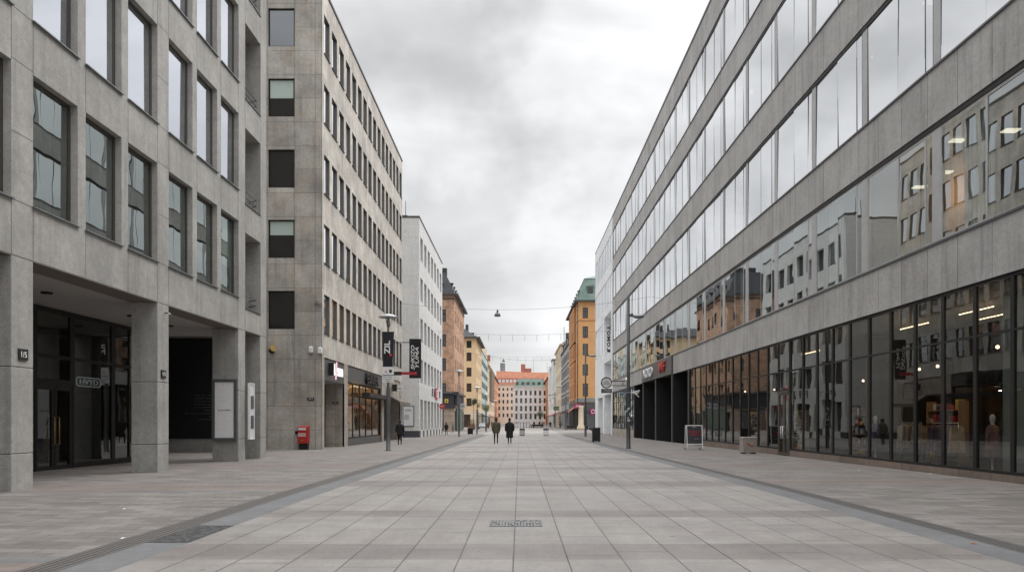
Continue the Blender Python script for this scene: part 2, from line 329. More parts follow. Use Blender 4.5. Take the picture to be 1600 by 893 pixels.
# ------------------------------------------------------------------ mesh helpers
WL = {}                                  # world location of every thing's origin
class MB:
    def __init__(s): s.v = []; s.f = []; s.mi = []; s.sm = []
    def quad(s, a, b, c, d, m=0, smooth=False):
        i = len(s.v); s.v += [tuple(a), tuple(b), tuple(c), tuple(d)]; s.f.append((i, i+1, i+2, i+3)); s.mi.append(m); s.sm.append(smooth)
    def tri(s, a, b, c, m=0):
        i = len(s.v); s.v += [tuple(a), tuple(b), tuple(c)]; s.f.append((i, i+1, i+2)); s.mi.append(m); s.sm.append(False)
    def hexa(s, p, m=0):                 # p: 8 corners, bottom 4 then top 4
        i = len(s.v); s.v += [tuple(q) for q in p]
        for q in ((3, 2, 1, 0), (4, 5, 6, 7), (0, 1, 5, 4), (1, 2, 6, 5), (2, 3, 7, 6), (3, 0, 4, 7)):
            s.f.append(tuple(i+k for k in q)); s.mi.append(m); s.sm.append(False)
    def box(s, x0, x1, y0, y1, z0, z1, m=0):
        s.hexa([(x0, y0, z0), (x1, y0, z0), (x1, y1, z0), (x0, y1, z0), (x0, y0, z1), (x1, y0, z1), (x1, y1, z1), (x0, y1, z1)], m)
    def pbox(s, P, u0, u1, z0, z1, w0, w1, m=0):
        s.hexa([P(u0, z0, w0), P(u1, z0, w0), P(u1, z0, w1), P(u0, z0, w1), P(u0, z1, w0), P(u1, z1, w0), P(u1, z1, w1), P(u0, z1, w1)], m)
    def tube(s, pts, rad, n=10, m=0, caps=True):
        pts = [Vector(p) for p in pts]
        if not isinstance(rad, (list, tuple)): rad = [rad]*len(pts)
        rings = []
        up = Vector((0, 0, 1))
        for k, p in enumerate(pts):
            d = (pts[min(k+1, len(pts)-1)] - pts[max(k-1, 0)]).normalized()
            a = d.cross(up if abs(d.z) < .95 else Vector((1, 0, 0))).normalized(); b = d.cross(a).normalized()
            i0 = len(s.v)
            for q in range(n):
                t = 2*math.pi*q/n
                s.v.append(tuple(p + (a*math.cos(t) + b*math.sin(t))*rad[k]))
            rings.append(i0)
        for k in range(len(pts)-1):
            for q in range(n):
                a, b = rings[k], rings[k+1]
                s.f.append((a+q, a+(q+1) % n, b+(q+1) % n, b+q)); s.mi.append(m); s.sm.append(True)
        if caps:
            s.f.append(tuple(rings[0]+q for q in range(n))[::-1]); s.mi.append(m); s.sm.append(False)
            s.f.append(tuple(rings[-1]+q for q in range(n))); s.mi.append(m); s.sm.append(False)
    def loft(s, rings, m=0, caps=True, smooth=True):   # rings: equal-length point lists
        n = len(rings[0]); idx = []
        for r in rings:
            idx.append(len(s.v)); s.v += [tuple(p) for p in r]
        for k in range(len(rings)-1):
            for q in range(n):
                a, b = idx[k], idx[k+1]
                s.f.append((a+q, a+(q+1) % n, b+(q+1) % n, b+q)); s.mi.append(m); s.sm.append(smooth)
        if caps:
            s.f.append(tuple(idx[0]+q for q in range(n))[::-1]); s.mi.append(m); s.sm.append(False)
            s.f.append(tuple(idx[-1]+q for q in range(n))); s.mi.append(m); s.sm.append(False)
    def lathe(s, c, prof, n=20, m=0, ax=Vector((0, 0, 1))):
        rings = []
        for r, h in prof:
            rings.append([(c[0]+r*math.cos(2*math.pi*q/n), c[1]+r*math.sin(2*math.pi*q/n), c[2]+h) for q in range(n)])
        s.loft(rings, m)
    def ellipsoid(s, c, rx, ry, rz, n=12, m=0, mm=8):
        s.loft([[(c[0]+rx*math.sin(math.pi*(k+.02)/(mm+.04))*math.cos(2*math.pi*q/n), c[1]+ry*math.sin(math.pi*(k+.02)/(mm+.04))*math.sin(2*math.pi*q/n), c[2]-rz*math.cos(math.pi*(k+.02)/(mm+.04))) for q in range(n)] for k in range(mm+1)], m)
    def build(s, name, mats, parent=None, bevel=0):
        if not isinstance(mats, (list, tuple)): mats = [mats]
        o0 = Vector((0, 0, 0)) if parent is None else WL[parent.name]
        me = bpy.data.meshes.new(name)
        me.from_pydata([tuple(Vector(v)-o0) for v in s.v], [], s.f)
        for mt in mats: me.materials.append(M[mt] if isinstance(mt, str) else mt)
        me.polygons.foreach_set('material_index', s.mi); me.polygons.foreach_set('use_smooth', s.sm)
        me.validate(); me.update()
        o = bpy.data.objects.new(name, me); col.objects.link(o)
        if parent is not None: o.parent = parent; WL[o.name] = o0
        else: WL[o.name] = Vector((0, 0, 0))
        if bevel:
            b = o.modifiers.new('bevel', 'BEVEL'); b.width = bevel; b.segments = 2; b.limit_method = 'ANGLE'
        return o

def tag(o, label, cat, group=None):
    o['label'] = label; o['category'] = cat
    if group: o['group'] = group
    return o
def thing(name, label, cat, loc, group=None):
    o = bpy.data.objects.new(name, None); col.objects.link(o); o.location = loc
    o.empty_display_size = .3
    WL[o.name] = Vector(loc); return tag(o, label, cat, group)
def struct(o): o['kind'] = 'structure'; return o
def dup(o, parent=None, dloc=None):
    c = o.copy(); col.objects.link(c)
    if parent is not None: c.parent = parent
    for ch in o.children: dup(ch, c)
    return c
def place(root, x, y, label, rz=None, group=None):
    c = dup(root); c.location = (x, y, gz(y)); c['label'] = label
    if rz is not None: c.rotation_euler = (0, 0, rz)
    if group: c['group'] = group
    return c

def facade(mb, P, u0, u1, z0, z1, ops, d, m=0, mr=None):
    mr = m if mr is None else mr
    us = sorted({u0, u1, *[o[0] for o in ops], *[o[1] for o in ops]}); zs = sorted({z0, z1, *[o[2] for o in ops], *[o[3] for o in ops]})
    us = [u for u in us if u0 <= u <= u1]; zs = [z for z in zs if z0 <= z <= z1]
    for zi in range(len(zs)-1):
        za, zb = zs[zi], zs[zi+1]; run = None
        for ui in range(len(us)-1):
            ua, ub = us[ui], us[ui+1]; cu, cz = (ua+ub)/2, (za+zb)/2
            hole = any(o[0] < cu < o[1] and o[2] < cz < o[3] for o in ops)
            if not hole: run = (run[0], ub) if run else (ua, ub)
            if (hole or ui == len(us)-2) and run:
                mb.quad(P(run[0], za, 0), P(run[1], za, 0), P(run[1], zb, 0), P(run[0], zb, 0), m); run = None
    for o in ops:
        a, b, c, e = o[:4]; dd = o[4] if len(o) > 4 else d
        mb.quad(P(a, c, 0), P(a, e, 0), P(a, e, dd), P(a, c, dd), mr); mb.quad(P(b, c, 0), P(b, e, 0), P(b, e, dd), P(b, c, dd), mr)
        mb.quad(P(a, c, 0), P(b, c, 0), P(b, c, dd), P(a, c, dd), mr); mb.quad(P(a, e, 0), P(b, e, 0), P(b, e, dd), P(a, e, dd), mr)

def window(root, P, u0, u1, z0, z1, d, fm, gm, us=(), zs=(), fw=.06, name='window', sill=None, tilt=.004, fd=.06, mullw=None):
    """one window: frame mesh, its pane(s) as one child mesh"""
    mb = MB(); mw = (mullw or fw*.8)/2
    mb.pbox(P, u0, u0+fw, z0, z1, d-fd, d+.02); mb.pbox(P, u1-fw, u1, z0, z1, d-fd, d+.02)
    mb.pbox(P, u0+fw, u1-fw, z0, z0+fw, d-fd, d+.02); mb.pbox(P, u0+fw, u1-fw, z1-fw, z1, d-fd, d+.02)
    for u in us: mb.pbox(P, u-mw, u+mw, z0+fw, z1-fw, d-fd+.004, d+.016)
    edges = [u0+fw] + sorted(us) + [u1-fw]
    for z in zs:
        for k in range(len(edges)-1):
            a = edges[k] + (mw if k else 0); b = edges[k+1] - (mw if k < len(edges)-2 else 0)
            mb.pbox(P, a, b, z-mw, z+mw, d-fd+.008, d+.012)
    w = mb.build(name, [fm], root)
    pb = MB(); es = [u0+fw*.5] + sorted(us) + [u1-fw*.5]
    for k in range(len(es)-1):
        t1, t2 = random.uniform(-tilt, tilt), random.uniform(-tilt, tilt)
        a, b = es[k], es[k+1]; h = (z1-z0)/2; wd = (b-a)/2
        pb.quad(P(a, z0+fw*.5, d-.02-t1*wd-t2*h), P(b, z0+fw*.5, d-.02+t1*wd-t2*h), P(b, z1-fw*.5, d-.02+t1*wd+t2*h), P(a, z1-fw*.5, d-.02-t1*wd+t2*h))
    pb.build('pane', [gm], w)
    if sill:
        s = MB(); s.hexa([P(u0-.04, z0-.05, -.07), P(u1+.04, z0-.05, -.07), P(u1+.04, z0-.03, d-fd-.002), P(u0-.04, z0-.03, d-fd-.002),
                          P(u0-.04, z0-.02, -.07), P(u1+.04, z0-.02, -.07), P(u1+.04, z0+.012, d-fd-.002), P(u0-.04, z0+.012, d-fd-.002)])
        s.build('sill', [sill], w)
    return w

def PL(X): return lambda u, z, w: (X-w, u, z)         # left side of the street, facing +X
def PR(X): return lambda u, z, w: (X+w, u, z)         # right side, facing -X
def PF(Y): return lambda u, z, w: (u, Y+w, z)         # facing the camera

def text_mesh(txt, right, up, c, w, h, mats, depth=.03, parent=None, name='lettering', rot=0, italic=0.0, bold=0.0):
    cu = bpy.data.curves.new('t', 'FONT'); cu.body = txt; cu.extrude = .02; cu.offset = bold; cu.shear = italic
    cu.align_x = 'CENTER'; cu.resolution_u = 3
    o = bpy.data.objects.new('t', cu); col.objects.link(o)
    bpy.context.view_layer.update()
    me = bpy.data.meshes.new_from_object(o.evaluated_get(bpy.context.evaluated_depsgraph_get()))
    bpy.data.objects.remove(o); bpy.data.curves.remove(cu)
    right = Vector(right); up = Vector(up); nrm = right.cross(up)
    vs = [v.co.copy() for v in me.vertices]
    if rot: vs = [Vector((-v.y, v.x, v.z)) if rot > 0 else Vector((v.y, -v.x, v.z)) for v in vs]
    x0, x1 = min(v.x for v in vs), max(v.x for v in vs); y0, y1 = min(v.y for v in vs), max(v.y for v in vs)
    o0 = Vector((0, 0, 0)) if parent is None else WL[parent.name]
    for v, q in zip(me.vertices, vs):
        a = ((q.x-x0)/(x1-x0)-.5)*w; b = ((q.y-y0)/(y1-y0)-.5)*h
        v.co = Vector(c) + right*a + up*b + nrm*(q.z/.02*depth*.5 + depth*.5) - o0
    me.name = name; me.materials.clear(); me.materials.append(M[mats])
    ob = bpy.data.objects.new(name, me); col.objects.link(ob)
    if parent is not None: ob.parent = parent; WL[ob.name] = o0
    else: WL[ob.name] = Vector((0, 0, 0))
    return ob
RL = ((0, 1, 0), (0, 0, 1)); RR = ((0, -1, 0), (0, 0, 1)); RF = ((1, 0, 0), (0, 0, 1))

# ------------------------------------------------------------------ ground
YS = [-40, -10, 0, 5, 10, 14, 18, 24, 32, 45, 60, 80, 100, 119, 120, 150, 200, 260, 340, 430]
def strip(name, x0, x1, mat, ys=YS, dz=0.0):
    mb = MB()
    for a, b in zip(ys[:-1], ys[1:]):
        mb.quad((x0, a, gz(a)+dz), (x1, a, gz(a)+dz), (x1, b, gz(b)+dz), (x0, b, gz(b)+dz))
    return struct(mb.build(name, [mat]))
plaza_m = mat_plaza()
mb = MB(); mb.quad((-600, -200, -.58), (600, -200, -.58), (600, 2200, -.58), (-600, 2200, -.58)); struct(mb.build('ground', ['asphalt']))
NEAR = [y for y in YS if y <= 119]
FAR = [y for y in YS if y >= 119]
strip('plaza_paving', -4.47, 5.71, plaza_m)
lp = mat_paving('left_pavers', 0); rp = mat_paving('right_pavers', 1)
strip('pavement', -40, -5.5, lp, NEAR); strip('pavement', 6.62, 13.12, rp, NEAR)
strip('street_paving', -40, -5.5, lp, FAR); strip('street_paving', -5.5, -4.47, plaza_m, FAR)
strip('street_paving', 5.71, 6.62, plaza_m, FAR); strip('street_paving', 6.62, 60, rp, FAR)
strip('drain_channel', -5.5, -5.06, mat_ribs('ribbed_channel_left', -5.5, .44, 5, (.055, .05, .047), (.15, .14, .13)), NEAR)
strip('drain_channel', 6.26, 6.62, mat_ribs('ribbed_channel_right', 6.26, .36, 4, (.055, .052, .05), (.12, .115, .11)), NEAR)
strip('kerbstone_band', -5.06, -4.47, 'bluestone', NEAR); strip('kerbstone_band', 5.71, 6.26, 'bluestone', NEAR)
mb = MB(); mb.quad((-5.06, 11.06, .004), (-4.47, 11.06, .004), (-4.47, 12.85, .004), (-5.06, 12.85, .004)); struct(mb.build('cobble_patch', ['cobble']))
# drain grate
g = thing('drain_grate', 'worn steel drain grate set in the middle of the plaza slabs', 'drain grate', (-.06, 13.1, 0))
mb = MB(); x0, x1, y0, y1 = -.476, .357, 12.72, 13.5
for a in ((x0, x0+.05, y0, y1), (x1-.05, x1, y0, y1), (x0+.05, x1-.05, y0, y0+.04), (x0+.05, x1-.05, y1-.04, y1)): mb.box(*a, -.01, .006)
mb.build('frame', ['pole'], g)
mb = MB(); mb.box(x0+.05, x1-.05, y0+.04, y1-.04, -.01, .002); mb.build('pit_plate', ['dark'], g)
mb = MB()
for k in range(15):
    for j in range(7):
        if random.random() < .88:
            cx = x0+.075+k*.049; cy = y0+.06+j*.1
            a = random.choice((-1, 1))*.018
            mb.hexa([(cx-.013-a, cy, 0), (cx+.013-a, cy, 0), (cx+.013+a, cy+.075, 0), (cx-.013+a, cy+.075, 0), (cx-.013-a, cy, .007), (cx+.013-a, cy, .007), (cx+.013+a, cy+.075, .007), (cx-.013+a, cy+.075, .007)])
mb.build('grille', [mat_plain('worn_steel', (.42, .42, .42), .5, .4, .3, 20)], g)
# small litter
for i, (px, py, lab) in enumerate(((193, 841, 'small white scrap of paper beside the left drain channel'), (195, 795, 'tiny white scrap on the left pavement near the columns'), (1343, 732, 'tiny white paper scrap on the right pavement below the shop window'), (1455, 738, 'flat white paper scrap by the right shop base'), (1523, 849, 'brown crumpled scrap on the right kerbstone band'))):
    y = F*CH/(py-CY); x = (px-CX)*y/F
    mb = MB(); z = gz(y)+.004; s = .035
    mb.quad((x-s, y-s*.6, z), (x+s, y-s*.4, z+.012), (x+s*.8, y+s, z+.004), (x-s*.9, y+s*.7, z+.016)); mb.quad((x-s, y-s*.6, z), (x-s*.9, y+s*.7, z+.016), (x-s*1.3, y+s*.5, z), (x-s*1.2, y-s*.3, z))
    tag(mb.build('paper_scrap', ['white' if i < 4 else 'rust']), lab, 'litter')

# ------------------------------------------------------------------ left: arcade building
XA = -11.76; P = PL(XA)
B1 = thing('arcade_building', 'grey concrete building with arcade of square columns, nearest on the left', 'building', (XA, 20, 0))
cols = [(18.95+7.65*k, 18.95+7.65*k+.85) for k in (-4, -3, -2, -1, 0, 1, 2)] + [(37.15, 38.0)]
sills = [6.82, 11.3, 15.8, 20.3, 24.8]; WH = 3.17
ops = []; wins = []
for k in range(-4, 2):
    c0 = 18.95+7.65*k+.85
    for j in range(3):
        a = c0 + j*2.4
        for s in sills: ops.append((a, a+2.0, s, s+WH)); wins.append((a, a+2.0, s, s+WH))
for s in sills: ops.append((35.1, 37.15, s-.35, s+WH-.3, 1.5))
mb = MB(); facade(mb, P, -12, 38.0, 5.5, 29.2, ops, .27)
mb.quad((XA, 38, 5.5), (XA-20, 38, 5.5), (XA-20, 38, 29.2), (XA, 38, 29.2)); mb.quad((XA, -12, 5.5), (XA-20, -12, 5.5), (XA-20, -12, 29.2), (XA, -12, 29.2))
mb.quad((XA, -12, 29.2), (XA, 38, 29.2), (XA-20, 38, 29.2), (XA-20, -12, 29.2)); mb.quad((XA-20, -12, -1), (XA-20, 50, -1), (XA-20, 50, 29.2), (XA-20, -12, 29.2))
for s in sills: mb.quad(P(35.1, s-.35, 1.5), P(37.15, s-.35, 1.5), P(37.15, s+WH-.3, 1.5), P(35.1, s+WH-.3, 1.5))
# sealed joints between the cast panels
for k in range(-4, 2):
    c0 = 18.95+7.65*k
    for uu in [c0, c0+.85] + [c0+.85+2.4*j for j in (1, 2)]:
        zs = [5.5] + sum([[s, s+WH] for s in sills], []) + [29.2]
        for a, b in zip(zs[0::2], zs[1::2]): mb.pbox(P, uu-.007, uu+.007, a+.01, b-.01, -.003, .01, 1)
        if uu in (c0, c0+.85):
            pass
    for s in sills:
        for zz in (s-.04, s+1.55, s+WH+.06): mb.pbox(P, c0+.008, c0+.842, zz-.007, zz+.007, -.003, .01, 1)
for uu in (34.25, 35.1, 37.15): mb.pbox(P, uu-.006, uu+.006, 5.52, 29, -.003, .01, 1)
mb.build('wall', ['conc_arcade', 'joint'], B1)
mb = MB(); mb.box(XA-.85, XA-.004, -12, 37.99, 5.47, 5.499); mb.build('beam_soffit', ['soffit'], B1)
mb = MB(); mb.quad((XA-.85, -12, 5.49), (XA-.85, 37.5, 5.49), (-30, 37.5, 5.49), (-30, -12, 5.49)); mb.build('arcade_ceiling', ['ceil'], B1)
mb = MB()
for yy in (21.5, 24.6, 30.0, 33.2):
    mb = MB(); mb.lathe((-14.2, yy, 5.44), [(.16, 0), (.17, .05)], 16); mb.build('ceiling_lamp', ['dark'], B1)
for i, (a, b) in enumerate(cols):
    dd = 1.09 if 34 < a < 35 else .85
    mb = MB()
    for z0, z1 in ((-.6, .86), (.875, 2.89), (2.905, 5.47)): mb.box(XA-dd, XA, a, b, z0, z1)
    mb.box(XA-dd+.02, XA-.02, a+.02, b-.02, -.6, 5.4, 1)
    mb.build('column', ['conc_arcade', 'joint'], B1, bevel=.012)
for k, (a, b, c, d) in enumerate(wins):
    if b < 11: continue
    w = window(B1, P, a, b, c, d, .24, 'bronze', 'g_arc_low' if c < 7 else 'g_arc', fw=.065, sill='zinc', tilt=.006, fd=.05)
    if (k*7) % 5 == 1 or (k*3) % 11 == 2:
        mb = MB(); mb.pbox(P, a+.1, b-.1, d-random.choice((.7, 1.2, 2.0)), d-.1, .34, .36); mb.build('blind', ['curtain'], w)
for s in sills:                                    # balcony rails in the open corner bays
    mb = MB()
    for h in (.25, .5): mb.tube([P(35.12, s-.3+h, .5), P(35.3, s-.28+h, .1), P(36.9, s-.28+h, .1), P(37.12, s-.3+h, .5)], .022, 8)
    mb.pbox(P, 35.1, 37.15, s-.4, s-.352, -.04, .2); mb.build('balcony_rail', ['alu_dark'], B1)
# rooms behind the windows
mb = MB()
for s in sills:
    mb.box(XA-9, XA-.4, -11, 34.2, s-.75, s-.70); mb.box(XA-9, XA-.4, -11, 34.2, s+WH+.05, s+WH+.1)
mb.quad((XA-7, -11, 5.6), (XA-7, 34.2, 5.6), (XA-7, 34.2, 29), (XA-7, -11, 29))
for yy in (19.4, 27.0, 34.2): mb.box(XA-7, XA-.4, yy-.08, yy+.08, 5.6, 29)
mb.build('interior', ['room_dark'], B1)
mb = MB()
for (yy, z) in ((23.0, 9.97), (23.4, 14.45), (21.0, 9.97)): mb.box(XA-3.2, XA-2.2, yy, yy+.5, z, z+.03)
mb.build('office_lamp', ['lamp_on'], B1)
# shop behind the arcade
Q = PL(-16.0); hd = 5.47
for (a, b) in ((17.0, 22.0), (22.0, 27.0)):
    window(B1, Q, a, b, -.3, hd, .05, 'dark', 'g_shop_dark', zs=(3.83,), fw=.12, name='shop_window')
window(B1, Q, 27.0, 29.3, 2.9, hd, .05, 'dark', 'g_shop_dark', zs=(3.83,), fw=.16, name='shop_window')
window(B1, Q, 29.3, 32.25, -.0, hd, .05, 'dark', 'g_shop_dark', zs=(3.83,), fw=.14, name='shop_window', mullw=.1)
window(B1, Q, 32.25, 36.0, -.0, hd, .05, 'dark', 'g_shop_dark', us=(33.6,), zs=(3.83,), fw=.14, name='shop_window', mullw=.1)
mb = MB(); mb.pbox(Q, 29.3, 36.0, -.6, 0, 0, .2); mb.pbox(Q, 27.0, 29.3, 2.82, 2.9, 0, .1); mb.build('shop_base', ['dark'], B1)
for a, b in ((27.05, 28.13), (28.17, 29.25)):
    d = window(B1, Q, a, b, gz(28)+.0, 2.82, .05, 'dark', 'g_shop_dark', zs=(), fw=.13, name='door')
    mb = MB(); yy = (28.02 if a < 28 else 28.3); xo = -16+.1
    mb.tube([(-16.0, yy, .8), (xo, yy, .82), (xo, yy, 1.75), (-16.0, yy, 1.77)], .018, 8); mb.build('handle', ['gold'], d)
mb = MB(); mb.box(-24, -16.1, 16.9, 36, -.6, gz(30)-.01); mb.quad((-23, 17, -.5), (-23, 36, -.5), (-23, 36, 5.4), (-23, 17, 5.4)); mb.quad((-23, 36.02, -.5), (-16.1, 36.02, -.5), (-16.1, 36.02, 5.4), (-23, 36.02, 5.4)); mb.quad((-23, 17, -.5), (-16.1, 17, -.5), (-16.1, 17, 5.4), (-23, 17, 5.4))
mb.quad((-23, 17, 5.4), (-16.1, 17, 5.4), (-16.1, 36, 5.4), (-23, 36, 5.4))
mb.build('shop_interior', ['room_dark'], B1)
mb = MB()
for (x, y, z) in ((-19, 30.6, 2.6), (-19.4, 31.2, 1.9), (-18.2, 30.2, 3.3), (-20, 33.5, 3.1), (-19, 28.7, 2.7), (-20, 32, 2.3)): mb.ellipsoid((x, y, z), .05, .05, .05, 8, 0, 4)
mb.build('shop_lamp', ['lamp_warm'], B1)
# passage with the black wall
mb = MB(); mb.box(-26, -15.6, 46, 46.2, gz(46)-.5, .62); mb.build('stone_plinth', ['conc_arcade'], B1)
mb = MB(); mb.box(-26, -15.6, 45.95, 46.2, .62, 6.25); mb.build('black_wall_panel', ['black'], B1)
mb = MB(); mb.box(-26, -15.6, 46, 46.2, 6.25, 8); mb.quad((-26, 37.5, 7.2), (-15.6, 37.5, 7.2), (-15.6, 46, 7.2), (-26, 46, 7.2)); mb.quad((-26, 37.5, 5.49), (-15.6, 37.5, 5.49), (-15.6, 37.5, 7.2), (-26, 37.5, 7.2));  mb.quad((-26, 36, -1), (-26, 46.1, -1), (-26, 46.1, 7.2), (-26, 36, 7.2))
mb.build('passage_lining', ['ceil'], B1)
pw = thing('wall_notice', 'small lines of white lettering on the black passage wall', 'notice', (-18, 45.9, 2.4))
for k, (t, w, xx) in enumerate((('AND  ALL  THE', 1.0, -17.75), ('PLACES  NEAR', 1.0, -17.75), ('OPEN EACH DAY', 1.0, -17.75), ('FROM TEN TILL', 1.0, -17.75), ('SIX IN SUMMER', 1.0, -17.75), ('A STUDIO', .45, -17.5), ('SEE YOU SOON INSIDE', 1.5, -18.0), ('AND', .25, -17.3), ('STOCKROOM', .8, -17.6))):
    text_mesh(t, *RF, (xx, 45.93, 3.05-.17*k), w, .07, 'steel', .004, pw)
def plaque(label, P, u, z, w, h, txt, R_, tm='white', bm='black', cat='house number', name='number_plate', th=.04, fr=.6):
    a = P(u, z, 0); t = thing(name, label, cat, a)
    mb = MB(); mb.pbox(P, u-w/2, u+w/2, z-h/2, z+h/2, -th, -.002); mb.build('plate', [bm], t, bevel=.01)
    text_mesh(txt, *R_, P(u, z, -th), w*fr, h*.5, tm, .008, t); return t
plaque('small black number plate reading 1/5 on the nearest column', P, 19.37, 3.2, .36, .27, '1/5', RL)
plaque('small black number plate reading 1/5 on the second column', P, 27.0, 3.17, .34, .26, '1/5', RL)
mb = MB(); mb.tube([P(27.15, 5.2, 0), P(27.15, 5.2, -.12), P(27.15, 5.12, -.2)], [.025, .025, .04], 8)
tag(mb.build('security_camera', ['steel']), 'small grey camera near the top of the second arcade column', 'camera')
# poster cases
def poster(label, P, u0, u1, z0, z1, th, fw, fm='steel', pm='offwhite', name='poster_case'):
    t = thing(name, label, 'poster', P((u0+u1)/2, z0, 0)); mb = MB()
    mb.pbox(P, u0, u0+fw, z0, z1, -th, -.003); mb.pbox(P, u1-fw, u1, z0, z1, -th, -.003); mb.pbox(P, u0+fw, u1-fw, z0, z0+fw, -th, -.003); mb.pbox(P, u0+fw, u1-fw, z1-fw, z1, -th, -.003)
    mb.build('frame', [fm], t); mb = MB(); mb.pbox(P, u0+fw, u1-fw, z0+fw, z1-fw, -th+.03, -.004); mb.build('sheet', [pm], t); return t
pf = PF(34.25)
po = poster('tall white poster in a grey case on the third column', pf, XA-1.07, XA-.04, .80, 3.36, .12, .12, 'pole', 'white')
text_mesh('lumanofilm', *RF, pf(XA-.56, 2.08, -.09), .56, .075, 'dark', .004, po)
po = poster('narrow white notice board with two dark pictures beside the third column', PL(XA+.1), 35.12, 35.75, .83, 3.25, .1, .04, 'white')
for z0, z1 in ((2.15, 2.7), (1.3, 1.85)):
    mb = MB(); mb.pbox(PL(XA+.17), 35.3, 35.66, z0, z1, -.02, 0); mb.build('picture', ['pole'], po)
# oval shop sign inside the glass
t = thing('oval_shop_sign', 'oval outlined sign lettered HVYD behind the dark arcade shop glass', 'sign', (-16.25, 30.9, 3.1))
mb = MB(); n = 28
def ov(a, k=1.0, o=0.0): 
    r = .165*k; L_ = .70
    s_ = L_ if math.cos(a) > 0 else -L_
    return (-16.25+o, 30.9+s_+r*math.cos(a), 3.08+r*math.sin(a))
mb.tube([ov(2*math.pi*q/n) for q in range(n+1)], .022, 6); mb.build('outline', ['sign_dim_on'], t)
mb = MB(); i0 = [ov(2*math.pi*q/n, .95, -.05) for q in range(n)]; i1 = [ov(2*math.pi*q/n, .95, -.02) for q in range(n)]; mb.loft([i0, i1]); mb.build('backing', ['black'], t)
text_mesh('HVYD', *RL, (-16.25, 30.9, 3.08), 1.3, .2, 'sign_dim_on', .02, t)

# ------------------------------------------------------------------ left: stone slab office
XB = -12.1; Y0, Y1 = 50.2, 84.3; P = PL(XB); Fp = PF(Y0)
B2 = thing('slab_office_building', 'tall stained stone office block with rows of narrow windows, second on the left', 'building', (XB, 60, gz(60)))
heads = [9.45, 13.8, 18.1, 22.45, 26.75]; hh = 2.4
ws = [(50.68+2.12*i, 50.68+2.12*i+1.47, h-hh, h) for h in heads for i in range(16)]
ops = list(ws)
low = [(50.75, 56.5, -1.5, 5.55, .12), (57.7, 72.0, -1.5, 5.55, .12), (73.0, 82.9, -1.5, 5.55, .12)]
mb = MB()
facade(mb, P, Y0, Y1, 5.56, 28.2, ops, .28, 0, 3)
facade(mb, P, Y0, Y1, -1.5, 5.56, low, .12, 1)
sw = [(-15.42, -13.8, h-hh+.18, h+.12) for h in heads]
facade(mb, Fp, -32, XB, -1.5, 28.2, sw, .2, 2)
mb.quad((XB, Y1, -1.5), (-32, Y1, -1.5), (-32, Y1, 28.2), (XB, Y1, 28.2), 0)
mb.quad((XB, Y0, 28.2), (-32, Y0, 28.2), (-32, Y1, 28.2), (XB, Y1, 28.2), 0)
mb.quad((-32, Y0, -1.5), (-32, Y1, -1.5), (-32, Y1, 28.2), (-32, Y0, 28.2), 0)
mb.build('wall', ['conc_slab', 'conc_shop', 'conc_side', mat_plain('window_reveal_metal', (.135, .125, .115), .6, .2)], B2)
mb = MB(); mb.box(-32.1, XB+.06, Y0-.06, Y1+.06, 28.2, 28.36); mb.build('roof_coping', ['trim_dark'], B2)
mb = MB(); mb.pbox(Fp, XB-.44, XB-.42, -1, 28.2, -.003, .01); mb.build('movement_joint', ['joint'], B2)
for a in ws: window(B2, P, *a, .16, 'alu_dark', 'g_slab_street', fw=.03, zs=(), tilt=.005, fd=.012, sill='trim_dark')
for i, a in enumerate(sw):
    w = window(B2, Fp, *a, .16, 'dark', mat_glass('bluish_glass', .30, opaque=(.03, .04, .052), wob=.003) if i == 4 else 'g_dark', fw=.07, tilt=.003)
    if i in (1, 3):
        mb = MB(); mb.pbox(Fp, a[0]+.1, a[1]-.1, (a[2]+a[3])/2+(.0 if i == 3 else .25), a[3]-.08, .128, .134); mb.build('blind', [mat_plain('blind_cloth', (.42, .50, .46), .8, 0, .05)], w)
# shop fronts
mb = MB(); mb.pbox(P, 50.75, 56.5, 4.15, 5.5, .06, .3); mb.pbox(P, 57.7, 72.0, 4.42, 5.5, .06, .3); mb.build('shop_fascia', ['greysign'], B2)
mb = MB(); mb.pbox(P, 73.0, 82.9, 3.9, 5.5, .06, .3); mb.build('shop_fascia', ['conc_shop'], B2)
mb = MB()      # entrance recess
mb.quad(P(56.5, -1.5, 0), P(56.5, -1.5, 3), P(56.5, 4.15, 3), P(56.5, 4.15, 0), 0); mb.quad(P(50.75, -1.5, 0), P(50.75, -1.5, 3), P(50.75, 4.15, 3), P(50.75, 4.15, 0), 0)
mb.quad(P(50.75, 4.152, .3), P(56.5, 4.152, .3), P(56.5, 4.152, 3), P(50.75, 4.152, 3), 1)
mb.build('entrance_lining', ['conc_shop', 'ceil'], B2); mb = MB()
mb.quad(P(73.0, -1.5, 0), P(73.0, -1.5, 4), P(73, 3.9, 4), P(73, 3.9, 0), 0); mb.quad(P(82.9, -1.5, 0), P(82.9, -1.5, 4), P(82.9, 3.9, 4), P(82.9, 3.9, 0), 0)
mb.quad(P(73.0, 3.902, .3), P(82.9, 3.902, .3), P(82.9, 3.902, 4), P(73, 3.902, 4), 1)
mb.build('entrance_lining', ['conc_shop', 'ceil'], B2)
w = window(B2, P, 50.8, 56.45, gz(53)-.1, 4.1, 1.35, 'dark', 'g_shop_dark', us=(52.6, 54.5), zs=(3.0,), fw=.12, name='door')
w = window(B2, P, 73.05, 82.85, gz(78)-.1, 3.85, 2.4, 'dark', 'g_shop_dark', us=(75, 77, 79, 81), fw=.12, name='door')
shopu = [57.75, 60.3, 62.9, 65.4, 68.2, 71.95]
for a, b in zip(shopu[:-1], shopu[1:]): window(B2, P, a, b, .32, 4.38, .22, 'dark', 'g_shop', zs=(3.45,), fw=.1, name='shop_window')
